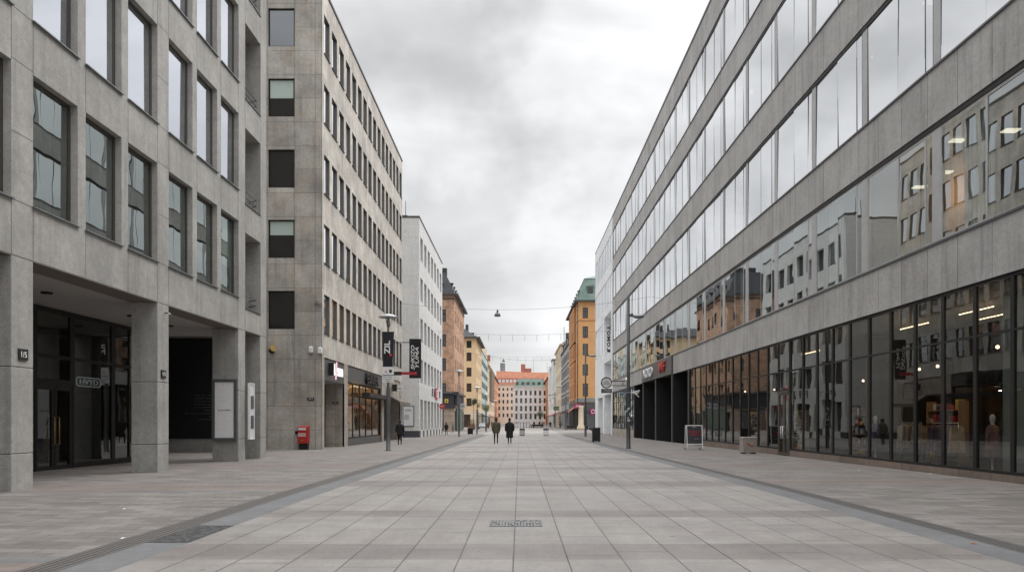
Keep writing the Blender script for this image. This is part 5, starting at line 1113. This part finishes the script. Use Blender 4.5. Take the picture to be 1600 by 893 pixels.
# ------------------------------------------------------------------ bins, boards, blocks
def litter_bin(x, y, w, d, h, label, mat, cat='bin', top='alu_dark', mark=False):
    z = gz(y); t = thing('litter_bin', label, cat, (x, y, z))
    mb = MB(); mb.box(x-w/2, x+w/2, y-d/2, y+d/2, z+.06, z+h-.06); mb.build('body', [mat], t, bevel=.02)
    mb = MB(); mb.box(x-w/2-.02, x+w/2+.02, y-d/2-.02, y+d/2+.02, z+h-.058, z+h); mb.build('lid', [top], t, bevel=.012)
    mb = MB()
    for sx in (-1, 1):
        for sy in (-1, 1): mb.box(x+sx*(w/2-.1)-.05, x+sx*(w/2-.1)+.05, y+sy*(d/2-.1)-.05, y+sy*(d/2-.1)+.05, z-.01, z+.06)
    mb.build('foot', ['dark'], t)
    if mark:
        mb = MB(); random.seed(5)
        px, pz = x-.16, z+.5
        for q in range(9):
            nx, nz = x-.2+.05*q+random.uniform(-.04, .04), z+.48+random.uniform(-.12, .1)
            mb.tube([(px, y-d/2-.002, pz), (nx, y-d/2-.002, nz)], .022, 5); px, pz = nx, nz
        mb.build('painted_scrawl', ['rust'], t)
    return t
litter_bin(12.1, 43.4, .72, .7, .88, 'square concrete bin with rusty orange scrawl by the right shop window', mat_plain('brown_concrete', (.30, .265, .235), .8, 0, .2, 9), mark=True, top='alu')
litter_bin(6.72, 72, .68, .68, 1.26, 'square black litter bin on the right pavement', 'black')
litter_bin(-7.35, 122, .78, .7, .98, 'low dark litter bin on the left pavement between lamp posts', 'dark')
def plaza_block(x, y, label, lt):
    z = gz(y); t = thing('traffic_block', label, 'block', (x, y, z)); mb = MB(); mb.box(x-.36, x+.36, y-.36, y+.36, z+.08, z+.72); mb.build('body', [lt], t, bevel=.03)
    mb = MB(); mb.box(x-.33, x+.33, y-.33, y+.33, z, z+.08); mb.box(x-.35, x+.35, y-.35, y+.35, z+.72, z+.98); mb.build('dark_band', ['pole'], t, bevel=.02)
plaza_block(.34, 109, 'pale square block with dark top in the plaza, right of the walking couple', 'slab_conc')
plaza_block(3.5, 109, 'pale square block with dark top in the plaza, right one of the pair', 'white')
# pavement board
x, y = 10.62, 50.0; z = gz(y); t = thing('pavement_board', 'pavement board with dark poster and red lettering in a white frame', 'board', (x, y, z))
for sgn, nm in ((-1, 'front_panel'), (1, 'rear_panel')):
    Pq = lambda u, zz, w, s_=sgn: (x+u, y+s_*(.38-.2*zz/1.5)+s_*(-w), z+zz)
    mb = MB()
    for a in ((-.49, -.44, .02, 1.5), (.44, .49, .02, 1.5), (-.44, .44, 1.45, 1.5), (-.44, .44, .32, .37)): mb.pbox(Pq, *a, 0, .04)
    fr_ = mb.build(nm, ['white'], t)
    mb = MB(); mb.pbox(Pq, -.44, .44, .37, 1.45, .015, .03); mb.build('poster', [mat_plain('dark_poster_print'+nm, (.035, .036, .045), .5, 0, .6, 3)], fr_)
    mb = MB()
    for s2 in (-1, 1): mb.pbox(Pq, s2*.46-.05, s2*.46+.05, 0, .1, -.03, .07)
    mb.build('foot', ['alu'], fr_)
mb = MB(); mb.tube([(x-.46, y-.3, z+.2), (x-.46, y+.3, z+.2)], .015, 6); mb.tube([(x+.46, y-.3, z+.2), (x+.46, y+.3, z+.2)], .015, 6); mb.tube([(x-.4, y-.3, z+.12), (x+.4, y-.3, z+.12)], .015, 6); mb.build('stay', ['alu'], t)
text_mesh('MENY', *RF, (x, y-.225, z+1.08), .70, .13, 'redsign', .01, t); text_mesh('LUNCH', *RF, (x+.04, y-.245, z+.92), .66, .12, 'redsign', .01, t); text_mesh('11-14', *RF, (x+.12, y-.29, z+.68), .22, .06, 'offwhite', .006, t); text_mesh('open', *RF, (x, y-.205, z+1.38), .24, .07, 'offwhite', .01, t)
# cafe barrier with white screens, tables and chairs far down the plaza
def barrier(x0, x1, y, label, n):
    z = gz(y); t = thing('cafe_barrier', label, 'barrier', ((x0+x1)/2, y, z), 'cafe barriers on the plaza'); mb = MB()
    for k in range(n+1): xx = x0+(x1-x0)*k/n; mb.box(xx-.05, xx+.05, y-.05, y+.05, z, z+1.5)
    mb.box(x0, x1, y-.04, y+.04, z+1.42, z+1.52); mb.box(x0, x1, y-.04, y+.04, z+.1, z+.16); mb.build('frame', ['dark'], t)
    for k in range(n):
        xa, xb = x0+(x1-x0)*k/n+.12, x0+(x1-x0)*(k+1)/n-.12
        mb = MB(); mb.box(xa, xb, y-.015, y+.015, z+.2, z+1.36); mb.build('screen', ['offwhite'], t)
barrier(-2.0, 1.0, 220, 'black cafe barrier with white screens, left end behind the walking couple', 4)
barrier(1.1, 2.6, 221, 'black cafe barrier with white screens, shorter right part', 2)
def chair(x, y, rz, label):
    t = thing('cafe_chair', label, 'chair', (x, y, gz(y)), 'dark cafe chairs on the plaza'); z = gz(y); c, s = math.cos(rz), math.sin(rz)
    Pc = lambda a, b, h: (x+a*c-b*s, y+a*s+b*c, z+h)
    def bx_(mb, a0, a1, b0, b1, h0, h1): mb.hexa([Pc(a0, b0, h0), Pc(a1, b0, h0), Pc(a1, b1, h0), Pc(a0, b1, h0), Pc(a0, b0, h1), Pc(a1, b0, h1), Pc(a1, b1, h1), Pc(a0, b1, h1)])
    mb = MB(); bx_(mb, -.24, .24, -.24, .24, .43, .47); mb.build('seat', ['dark'], t)
    mb = MB(); bx_(mb, -.24, .24, .21, .25, .55, .98); mb.build('backrest', ['dark'], t)
    for a in (-.22, .22):
        for b in (-.22, .22): mb = MB(); bx_(mb, a-.025, a+.025, b-.025, b+.025, 0, .43 if b < 0 else .6); mb.build('leg', ['dark'], t)
def table(x, y, label):
    z = gz(y); t = thing('cafe_table', label, 'table', (x, y, z), 'dark cafe tables on the plaza'); mb = MB(); mb.lathe((x, y, z), [(.42, .71), (.42, .75)], 16); mb.build('tabletop', ['dark'], t)
    mb = MB(); mb.lathe((x, y, z), [(.26, 0), (.26, .03), (.04, .05), (.04, .71)], 10); mb.build('leg', ['dark'], t)
pos_l = ('left of the right lamp row', 'nearest the barrier end', 'behind the short barrier', 'furthest right')
for k, (xx, yy) in enumerate(((3.2, 222), (4.6, 221), (3.9, 227), (5.6, 224))):
    table(xx, yy, 'round dark cafe table on the plaza, '+('beside the short barrier', 'in the middle of the group', 'farther back', 'at the right edge')[k])
    for q, a in enumerate((.3, 2.4, 4.4)):
        chair(xx-.75*math.sin(a)*-1, yy-.75*math.cos(a)*-1, -a, 'dark cafe chair '+('behind', 'left of', 'right of')[q]+' the '+('table beside the short barrier', 'table in mid group', 'farthest cafe table', 'rightmost cafe table')[k])

# ------------------------------------------------------------------ people
def ring(c, rx, ry, n=14, rz=0.0): return [(c[0]+rx*math.cos(2*math.pi*q/n)*math.cos(rz)-ry*math.sin(2*math.pi*q/n)*math.sin(rz), c[1]+rx*math.cos(2*math.pi*q/n)*math.sin(rz)+ry*math.sin(2*math.pi*q/n)*math.cos(rz), c[2]) for q in range(n)]
def skin_body(J, E, Rr, mats):
    me = bpy.data.meshes.new('body'); me.from_pydata(J, E, []); o = bpy.data.objects.new('body', me); col.objects.link(o)
    sk = o.modifiers.new('s', 'SKIN'); sk.use_smooth_shade = True; sub = o.modifiers.new('u', 'SUBSURF'); sub.levels = 1; sub.render_levels = 1
    for i, v in enumerate(me.skin_vertices[0].data): v.radius = Rr[i]; v.use_root = (i == 0)
    bpy.context.view_layer.update()
    m2 = bpy.data.meshes.new_from_object(o.evaluated_get(bpy.context.evaluated_depsgraph_get()))
    bpy.data.objects.remove(o); bpy.data.meshes.remove(me); return m2
def person(label, x, y, rz, H, coat, coat_len, step=.18, trouser='trouser', hood=False, bag=False, arm=.12, stoop=0.0, build=1.0):
    """a walking figure: one continuous body, with coat and hair over it; facing +Y before the turn rz"""
    k = H/1.78; z0 = gz(y)
    J = [(0, 0, .95), (0, .0, 1.1), (0, .01, 1.28), (0, .0, 1.44), (0, .02, 1.52), (0, .03, 1.60), (0, .035, 1.70)]
    Rr = [(.14, .11), (.14, .10), (.15, .11), (.10, .08), (.055, .055), (.07, .085), (.075, .095)]
    E = [(0, 1), (1, 2), (2, 3), (3, 4), (4, 5), (5, 6)]
    for s, f in ((-1, step), (1, -step)):
        b = len(J)
        lift = .06 if f < 0 else 0.0
        J += [(s*.09, .0, .90), (s*.10, f*.55+.03, .50), (s*.10, f, .10+lift), (s*.10, f-.03, .045+lift), (s*.11, f+.17, .03+lift*.3)]
        Rr += [(.085, .09), (.058, .062), (.042, .045), (.042, .045), (.038, .026)]
        E += [(0, b), (b, b+1), (b+1, b+2), (b+2, b+3), (b+3, b+4)]
        b = len(J); g = -f*arm/.12
        J += [(s*.19, .0, 1.42), (s*.235, g*.35-.02, 1.15), (s*.235, g+.04, .91), (s*.232, g+.055, .83)]
        Rr += [(.06, .06), (.045, .045), (.032, .032), (.026, .04)]
        E += [(3, b), (b, b+1), (b+1, b+2), (b+2, b+3)]
        for q, (oy, l) in enumerate(((.035, .085), (.012, .095), (-.012, .09), (-.034, .07))):   # four fingers
            c = len(J); J += [(s*.232, g+.055+oy, .80), (s*.228, g+.06+oy, .80-l*.55), (s*.215, g+.065+oy, .80-l)]; Rr += [(.0095, .0095), (.009, .009), (.007, .007)]; E += [(b+3, c), (c, c+1), (c+1, c+2)]
        c = len(J); J += [(s*.215, g+.10, .815), (s*.205, g+.115, .77)]; Rr += [(.011, .011), (.008, .008)]; E += [(b+3, c), (c, c+1)]   # thumb
    me = skin_body(J, E, Rr, None)
    for m in ('skin', trouser, 'dark'): me.materials.append(M[m])
    for p in me.polygons:
        zc = p.center.z; p.material_index = 0 if zc > 1.46 or (zc < .90 and abs(p.center.x) > .185) else (2 if zc < .09 else 1)
        p.use_smooth = True
    t = thing('person', label, 'person', (x, y, z0)); t.rotation_euler = (0, 0, rz); t.scale = (k, k, k)
    WL[t.name] = Vector((0, 0, 0))
    bo = bpy.data.objects.new('body', me); col.objects.link(bo); bo.parent = t
    mb = MB()                                       # face: nose and ears
    mb.ellipsoid((0, .135, 1.655), .016, .026, .028, 8, 0, 5)
    for s in (-1, 1): mb.ellipsoid((s*.082, .03, 1.665), .014, .026, .036, 8, 0, 5)
    mb.build('face', ['skin'], t)
    mb = MB()
    mb.loft([ring((0, .012, zz), rx, ry, 16) for rx, ry, zz in ((.055, .06, 1.56), (.078, .085, 1.60), (.092, .105, 1.68), (.090, .108, 1.74), (.07, .085, 1.80), (.02, .03, 1.825))])
    mb.build('hood' if hood else 'hair', [coat if hood else 'hair'], t)
    mb = MB(); hem = coat_len; w = build
    mb.loft([ring((0, sy, zz), rx*w, ry*w, 18) for rx, ry, zz, sy in ((.225, .185, hem, 0), (.218, .175, hem+.12, 0), (.205, .165, .95, 0), (.19, .15, 1.12, 0), (.215, .16, 1.30, 0), (.212, .145, 1.40, 0), (.15, .115, 1.475, .0), (.085, .09, 1.52, .01), (.075, .08, 1.545, .015))])
    for s, f in ((-1, step), (1, -step)):
        g = -f*arm/.12
        mb.loft([[(c[0]+r*math.cos(2*math.pi*q/10), c[1]+r*math.sin(2*math.pi*q/10), c[2]) for q in range(10)] for c, r in (((s*.165*w, 0, 1.44), .07), ((s*.205*w, -.005, 1.38), .083), ((s*.245*w, g*.35-.02, 1.15), .07), ((s*.24*w, g*.75+.01, .98), .058), ((s*.237*w, g+.035, .885), .052))])
    mb.build('coat', [coat], t)
    if bag:
        mb = MB(); mb.loft([ring((.27, -.05, zz), rx, ry, 10) for rx, ry, zz in ((.05, .12, .62), (.06, .15, .66), (.055, .14, .84), (.03, .1, .88))]); mb.tube([(.27, -.12, .86), (.2, -.03, 1.42), (.27, .04, .86)], .012, 5); mb.build('bag', ['dark'], t)
    return t
person('person in olive jacket and black trousers, left one of the walking couple', -1.86, 64.5, .04, 2.04, 'olive', .74, .13)
person('person in long black coat, right one of the walking couple', -.80, 65, -.06, 2.02, 'blackcoat', .42, .20, hood=False, build=1.12, bag=False)
person('person in black coat walking on the left pavement beside the stone shop front', -9.0, 61.5, .1, 1.86, 'blackcoat', .66, .16, bag=True, build=1.1)
person('person in black by the shop corner of the pale plaster building', -10.3, 115, .4, 1.78, 'blackcoat', .7, .12)
person('person in dark grey near the brick house shop corner', -11.5, 141, 1.1, 1.75, 'greycoat', .72, .1, hood=True)
person('person in red-brown jacket far left, beyond the walking couple', -7.6, 196, .2, 1.75, 'redcoat', .76, .14)
person('person in long dark coat far off before the yellow house', -6.9, 222, -.2, 1.8, 'blackcoat', .5, .12)
person('person in grey far off, left of the walking couple', -5.1, 205, 2.9, 1.76, 'greycoat', .74, .15)
person('person in black on the far right pavement by the red awnings', 8.8, 233, .3, 1.8, 'blackcoat', .6, .13)
person('person in grey far right, near the green street sign', 9.6, 262, 3.0, 1.74, 'greycoat', .7, .13)
person('person in dark clothes far right, small beside the cafe chairs', 6.9, 288, .2, 1.78, 'blackcoat', .7, .15)
person('person with black hood standing at the cafe barrier', -.9, 226, .5, 1.76, 'blackcoat', .72, .05, hood=True)

# ------------------------------------------------------------------ cars
def car(x, y, rz, label, paint):
    z = gz(y); t = thing('parked_car', label, 'car', (x, y, z)); t.rotation_euler = (0, 0, rz); WL[t.name] = Vector((0, 0, 0))
    prof = [(-2.2, .35, .62), (-2.15, .28, .86), (-1.3, .26, .93), (1.2, .26, .95), (1.9, .27, .84), (2.2, .36, .62)]
    mb = MB()
    def rr_(xx, w, zl, zh): return [(xx, -w, zl), (xx, -w*1.02, (zl+zh)/2), (xx, -w*.92, zh), (xx, w*.92, zh), (xx, w*1.02, (zl+zh)/2), (xx, w, zl)]
    mb.loft([rr_(-2.22, .78, .38, .62), rr_(-2.1, .86, .3, .84), rr_(-1.2, .89, .27, .93), rr_(.8, .89, .27, .95), rr_(1.7, .87, .28, .9), rr_(2.1, .84, .3, .8), rr_(2.22, .76, .4, .6)]); mb.build('body', [paint], t, bevel=.03)
    mb = MB(); mb.loft([[(-1.15, -.80, .93), (1.55, -.80, .93), (1.55, .80, .93), (-1.15, .80, .93)], [(-.35, -.62, 1.40), (1.0, -.62, 1.40), (1.0, .62, 1.40), (-.35, .62, 1.40)]], 0, True, False); mb.build('windows', ['g_house'], t)
    mb = MB(); mb.loft([[(-.4, -.64, 1.395), (1.05, -.64, 1.395), (1.05, .64, 1.395), (-.4, .64, 1.395)], [(-.2, -.56, 1.46), (.85, -.56, 1.46), (.85, .56, 1.46), (-.2, .56, 1.46)]], 0, True, False)
    for s in (-1, 1): mb.tube([(-1.15, s*.79, .94), (-.36, s*.63, 1.40)], .035, 5); mb.tube([(1.55, s*.79, .94), (1.02, s*.63, 1.40)], .045, 5); mb.tube([(.3, s*.79, .94), (.3, s*.63, 1.40)], .03, 5)
    mb.build('roof', [paint], t)
    for wx in (-1.35, 1.35):
        for s in (-1, 1):
            mb = MB(); mb.loft([[(wx+r*math.cos(2*math.pi*q/18), s*h, .32+r*math.sin(2*math.pi*q/18)) for q in range(18)] for r, h in ((.28, .70), (.32, .72), (.32, .90), (.28, .92))], 0, True, False); w = mb.build('wheel', ['rubber'], t)
            mb = MB(); mb.loft([[(wx+r*math.cos(2*math.pi*q/14), s*h, .32+r*math.sin(2*math.pi*q/14)) for q in range(14)] for r, h in ((.2, .9), (.19, .93))], 0, True, False); mb.build('rim', ['alu'], w)
    for s in (-1, 1):
        mb = MB(); mb.ellipsoid((-2.14, s*.62, .68), .07, .16, .07, 10, 0, 6); mb.build('headlight', ['white'], t)
        mb = MB(); mb.ellipsoid((2.12, s*.66, .74), .08, .13, .07, 10, 0, 6); mb.build('tail_lamp', ['red'], t)
car(15.3, 156, 0, 'dark car parked across the side street behind the white panelled building', 'car_dark')
car(-9.3, 205, R(90), 'silver car parked far down the left pavement', 'car_silver')
car(-10.2, 245, R(95), 'dark car parked beyond the silver one, far left', 'car_dark')

# ------------------------------------------------------------------ small trees
def small_tree(x, y, h, r, label, leaf, zc=None, n=1500, trunk=.07, sq=1.0, pot=False):
    z = gz(y); t = thing('street_tree', label, 'tree', (x, y, z)); zc = z+h
    mb = MB(); mb.tube([(x, y, z), (x+.03, y, z+h*.5), (x, y, zc)], [trunk, trunk*.8, trunk*.5], 8)
    for k in range(7): a = k*.9; mb.tube([(x, y, zc-r*.7), (x+r*.6*math.cos(a), y+r*.6*math.sin(a), zc+r*.3*math.sin(k))], [trunk*.4, .012], 5)
    mb.build('trunk', ['bark'], t)
    if pot: mb = MB(); mb.lathe((x, y, z), [(.32, 0), (.42, .55), (.36, .55), (.33, .45)], 14); mb.build('pot', ['pole'], t)
    mb = MB(); rnd = random.Random(int(x*10+y))
    cl = [(rnd.gauss(0, .5), rnd.gauss(0, .5), rnd.gauss(0, .5)) for _ in range(16)]
    for _ in range(n):
        while True:
            v = Vector((rnd.uniform(-1, 1), rnd.uniform(-1, 1), rnd.uniform(-1, 1)))
            if v.length < 1: break
        c = rnd.choice(cl); v = v*.55 + Vector(c)*.7
        if v.length > 1.0: v *= 1.0/v.length*rnd.uniform(.8, 1.06)
        p = Vector((x, y, zc)) + Vector((v.x*r, v.y*r, v.z*r*sq)); s = rnd.uniform(.05, .10)*max(.6, r)
        a = Vector((rnd.gauss(0, 1), rnd.gauss(0, 1), rnd.gauss(0, 1))).normalized(); b = a.cross(Vector((rnd.gauss(0, 1), rnd.gauss(0, 1), rnd.gauss(0, 1)))).normalized()
        mb.quad(p-a*s, p+b*s*.6, p+a*s, p-b*s*.6, 0 if rnd.random() < .7 else 1)
    mb.build('crown', [leaf, 'leaf'], t)
small_tree(-6.1, 150, 4.3, .68, 'small round yellow-green tree on a thin stem, left side', 'leaf2')
small_tree(-9.9, 176, 6.0, .85, 'dark green round bush on a stem by the far end of the brick house', 'leaf', n=1400)
small_tree(-9.2, 181, 5.4, .6, 'loose yellow-green tree beside the dark green bush', 'leaf2', n=500)
small_tree(8.3, 330, 4.6, 1.6, 'grey-green tree far off before the white corner house', 'leaf', n=900, trunk=.1)
# flower stall planters on the left
for i, (xx, yy, lab) in enumerate(((-10.9, 184, 'planter with reddish foliage beyond the brick house, nearer one'), (-10.7, 189, 'planter with reddish foliage beyond the brick house, farther one'))):
    z = gz(yy); t = thing('planter', lab, 'planter', (xx, yy, z), 'planters by the brick house'); mb = MB(); mb.lathe((xx, yy, z), [(.45, 0), (.6, .8), (.52, .8), (.5, .7)], 14); mb.build('pot', [mat_plain('terracotta%d' % i, (.22, .11, .08), .8)], t)
    mb = MB(); rnd = random.Random(i)
    for _ in range(420):
        v = Vector((rnd.gauss(0, .34), rnd.gauss(0, .34), rnd.uniform(0, 2.2)*rnd.random())); p = Vector((xx, yy, z+.8))+v; s = rnd.uniform(.05, .11)
        a = Vector((rnd.gauss(0, 1), rnd.gauss(0, 1), rnd.gauss(0, 1))).normalized(); b = a.cross(Vector((0, .3, 1))).normalized(); mb.quad(p-a*s, p+b*s*.6, p+a*s, p-b*s*.6, rnd.choice((0, 1)))
    mb.build('foliage', ['redcoat', 'leaf'], t)

# goods and lamps inside the shops
def shelf(x, y, L, h, label, ms, axis=1):
    t = thing('display_shelf', label, 'shelf', (x, y, 0)); mb = MB(); n = 5
    for k in range(n): mb.box(x, x+.4, y, y+L, .1+h*k/n, .13+h*k/n)
    for yy in (y-.03, y+L): mb.box(x, x+.4, yy, yy+.03, 0, h)
    mb.build('rack', ['room_warm'], t); rn = random.Random(int(y*7))
    for k in range(n):
        yy = y+.05
        while yy < y+L-.2:
            w = rn.uniform(.1, .3); hh_ = rn.uniform(.12, h/n-.08)
            if rn.random() < .85: mb = MB(); mb.box(x+.02, x+.3, yy, yy+w, .131+h*k/n, .131+h*k/n+hh_); mb.build('goods', [rn.choice(ms)], t, bevel=.015)
            yy += w+rn.uniform(.02, .15)
gds = ['cloth_a', 'cloth_b', 'cloth_c', 'offwhite', 'redsign', 'leaf', 'yellow', 'pole']
shelf(XR+4.2, 26.6, 2.2, 2.4, 'tall goods shelf behind the nearer clothes rail in the right shop', gds)
shelf(XR+3.6, 31.2, 2.4, 2.4, 'tall goods shelf behind the farther clothes rail in the right shop', gds)
shelf(XR+2.8, 37.4, 1.8, 2.2, 'goods shelf behind the glass near the right shop door', gds)
shelf(XR+2.2, 44.5, 2.4, 2.2, 'goods shelf behind the glass beyond the right shop door', gds)
shelf(XR+2.2, 52.0, 2.6, 2.2, 'goods shelf behind the glass facing the concrete bin', gds)
shelf(XB-2.2, 58.6, 2.4, 2.2, 'goods shelf behind the left shop window, nearer end', gds)
shelf(XB-2.2, 68.5, 2.6, 2.2, 'goods shelf behind the left shop window, farther end', gds)
mannequin(XB-.9, 66.6, 'mannequin in cream outfit in the left shop window', 'cloth_b'); mannequin(XB-.9, 62.0, 'mannequin in dark blue outfit in the left shop window', 'cloth_c')
mannequin(-17.4, 30.3, 'mannequin in pale outfit behind the dark arcade shop glass', 'cloth_b')
for (x, y, z, e) in ((XR+2.6, 27.6, 4.3, 90), (XR+2.4, 33.0, 4.2, 80), (XR+2.0, 23.2, 4.3, 60), (XR+1.8, 38.5, 4.0, 55), (XR+1.6, 45.5, 4.0, 55), (XR+1.6, 53.4, 4.0, 60), (XR+1.8, 59.5, 4.0, 60), (XR+1.4, 28.6, 9.6, 60), (XB-1.6, 61, 3.9, 130), (XB-1.6, 68, 3.9, 130), (-18.6, 31, 3.6, 14)):
    l = bpy.data.lights.new('shop_lamp_light', 'POINT'); l.energy = e*.7; l.color = (1, .70, .42); l.shadow_soft_size = .12
    o = bpy.data.objects.new('shop_lamp_light', l); col.objects.link(o); o.location = (x, y, z)
# a row of bicycles and more people far down the street
def bicycle(x, y, rz):
    t = thing('bicycle', 'small dark bicycle standing in the row before the orange house', 'bicycle', (x, y, gz(y)), 'bicycles before the orange house'); t.rotation_euler = (0, 0, rz); WL[t.name] = Vector((0, 0, 0))
    for wx in (-.52, .52):
        mb = MB(); mb.tube([(wx+.33*math.cos(2*math.pi*q/18), 0, .34+.33*math.sin(2*math.pi*q/18)) for q in range(19)], .022, 6); mb.build('wheel', ['rubber'], t)
    mb = MB()
    for a, b in (((-.52, 0, .34), (-.12, 0, .32)), ((-.12, 0, .32), (-.2, 0, .85)), ((-.2, 0, .85), (-.52, 0, .34)), ((-.18, 0, .78), (.38, 0, .82)), ((-.12, 0, .32), (.38, 0, .8)), ((.52, 0, .34), (.34, 0, .98))): mb.tube([a, b], .022, 6)
    mb.build('frame', ['car_dark'], t); mb = MB(); mb.box(-.34, -.08, -.07, .07, .88, .93); mb.build('saddle', ['dark'], t)
    mb = MB(); mb.tube([(.28, -.28, 1.0), (.36, -.1, 1.0), (.36, .1, 1.0), (.28, .28, 1.0)], .018, 6); mb.build('handlebar', ['chrome'], t)
for k in range(6): bicycle(11.4, 188+k*1.1, R(8+random.uniform(-6, 6)))
person('person in pale grey coat before the orange house, beside the bicycles', 10.2, 205, .2, 1.78, 'greycoat', .6, .14)
person('person in red-brown jacket far off on the right pavement by the white gable house', 9.2, 310, .1, 1.8, 'redcoat', .76, .12)
person('person in black long coat in mid street far beyond the pale blocks', 4.6, 262, 3.0, 1.8, 'blackcoat', .45, .16)
person('person in olive coat far left under the pale awning', -8.9, 262, .4, 1.8, 'olive', .7, .12)
person('person in black near the silver parked car, far left', -7.9, 209, 2.7, 1.76, 'blackcoat', .72, .14)
person('person in dark clothes far left by the terracotta planters', -9.5, 186.5, 1.2, 1.78, 'blackcoat', .7, .1)
person('person in grey hood walking in mid street, seen left of the cafe barrier', -3.4, 240, .1, 1.8, 'greycoat', .7, .15, hood=True)
person('person in red-brown coat at the rightmost cafe table', 6.2, 226, .8, 1.76, 'redcoat', .6, .08)

# ------------------------------------------------------------------ light, sky, camera
SUN_EL, SUN_AZ = R(48), R(48)         # azimuth from +Y towards +X
wd = bpy.data.worlds.new('World'); sc.world = wd; wd.use_nodes = True; nt = wd.node_tree; nt.nodes.clear()
class WT(NT):
    def __init__(s, tree): s.t = tree
w = WT(nt)
tc = w.n('ShaderNodeTexCoord'); sx = w.n('ShaderNodeSeparateXYZ'); nt.links.new(tc.outputs['Generated'], sx.inputs[0])
dx, dy, dz = sx.outputs
dzp = w.m_('MAXIMUM', dz, 0.0)
den = w.m_('ADD', dzp, .16)
p = w.comb(w.m_('DIVIDE', dx, den), w.m_('DIVIDE', dy, den), 0.0)
n1 = w.noise(p, .62, 5, .52, .35); n2 = w.noise(w.comb(w.m_('MULTIPLY', dx, 3.2), w.m_('MULTIPLY', dy, 3.0), w.m_('MULTIPLY', dz, 8.0)), 1.35, 4, .5, .3)
cl = w.m_('ADD', w.m_('MULTIPLY', n1, .5), w.m_('MULTIPLY', n2, .5))
shade = w.map(cl, .40, .61, .83, 1.10)
shade.node.interpolation_type = 'SMOOTHSTEP'
# overcast sky: brighter towards the zenith, brighter on the sun's side
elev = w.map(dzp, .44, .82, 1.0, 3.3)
sd = (math.cos(SUN_EL)*math.sin(SUN_AZ), math.cos(SUN_EL)*math.cos(SUN_AZ), math.sin(SUN_EL))
dot = w.n('ShaderNodeVectorMath', operation='DOT_PRODUCT'); nt.links.new(tc.outputs['Generated'], dot.inputs[0]); dot.inputs[1].default_value = sd
glow = w.map(dot.outputs['Value'], .1, 1.0, .94, 1.35)
tint = w.mix(shade, (.965, .98, 1.02), (1.0, 1.0, 1.005))
tint.node.inputs[0].default_value = .5
def patch(px, py, inner, outer, lo):           # a broad bank of cloud: its direction, softness, brightness
    d = Vector(((px-CX)/F, 1.0, (CY-py)/F)).normalized(); q = w.n('ShaderNodeVectorMath', operation='DOT_PRODUCT')
    wv = w.n('ShaderNodeVectorMath', operation='ADD'); nz = w.n('ShaderNodeTexNoise'); nt.links.new(tc.outputs['Generated'], nz.inputs['Vector']); nz.inputs['Scale'].default_value = 3.2; nz.inputs['Detail'].default_value = 5
    sc_ = w.n('ShaderNodeVectorMath', operation='MULTIPLY_ADD'); nt.links.new(nz.outputs['Color'], sc_.inputs[0]); sc_.inputs[1].default_value = (.34, .34, .34); sc_.inputs[2].default_value = (-.17, -.17, -.17)
    nt.links.new(tc.outputs['Generated'], wv.inputs[0]); nt.links.new(sc_.outputs[0], wv.inputs[1])
    nt.links.new(wv.outputs[0], q.inputs[0]); q.inputs[1].default_value = d
    m = w.map(q.outputs['Value'], math.cos(R(outer)), math.cos(R(inner)), 1.0, lo); m.node.interpolation_type = 'SMOOTHSTEP'; return m
shade = w.m_('MULTIPLY', shade, w.m_('MULTIPLY', patch(760, 235, 2, 17, .82), patch(1040, 120, 1, 10, 1.10)))
shade = w.m_('MULTIPLY', shade, w.m_('MULTIPLY', patch(680, 30, 3, 18, .85), patch(800, 520, 3, 12, 1.12)))
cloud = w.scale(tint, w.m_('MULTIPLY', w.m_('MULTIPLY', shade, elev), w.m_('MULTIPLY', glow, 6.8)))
sky = w.n('ShaderNodeTexSky', sky_type='NISHITA'); sky.sun_disc = False; sky.sun_elevation = SUN_EL; sky.sun_rotation = SUN_AZ
mixn = w.mix(.95, sky.outputs[0], cloud)
bg = w.n('ShaderNodeBackground'); nt.links.new(mixn, bg.inputs[0]); bg.inputs[1].default_value = .10
wo = w.n('ShaderNodeOutputWorld'); nt.links.new(bg.outputs[0], wo.inputs[0])

sl = bpy.data.lights.new('sun', 'SUN'); sl.energy = 1.5; sl.angle = R(40); sl.color = (1, .97, .93)
so = bpy.data.objects.new('sun', sl); col.objects.link(so); so.rotation_euler = Vector((-sd[0], -sd[1], -sd[2])).to_track_quat('-Z', 'Y').to_euler()

cd = bpy.data.cameras.new('camera'); cam = bpy.data.objects.new('camera', cd); col.objects.link(cam)
cam.location = (0, 0, CH); cam.rotation_euler = (R(90), 0, 0)
cd.sensor_width = 36; cd.sensor_fit = 'HORIZONTAL'; cd.lens = 36*F/1600
cd.shift_x = -(CX-800)/1600; cd.shift_y = (CY-446.5)/1600
cd.clip_start = .1; cd.clip_end = 5000
sc.camera = cam
sc.view_settings.view_transform = 'Standard'; sc.view_settings.look = 'None'; sc.view_settings.exposure = 0.29; sc.view_settings.gamma = 1
sc.cycles.max_bounces = 8; sc.cycles.diffuse_bounces = 4; sc.cycles.glossy_bounces = 4; sc.cycles.transparent_max_bounces = 12
sc.cycles.use_denoising = True
sc.cycles.sample_clamp_indirect = 6.0
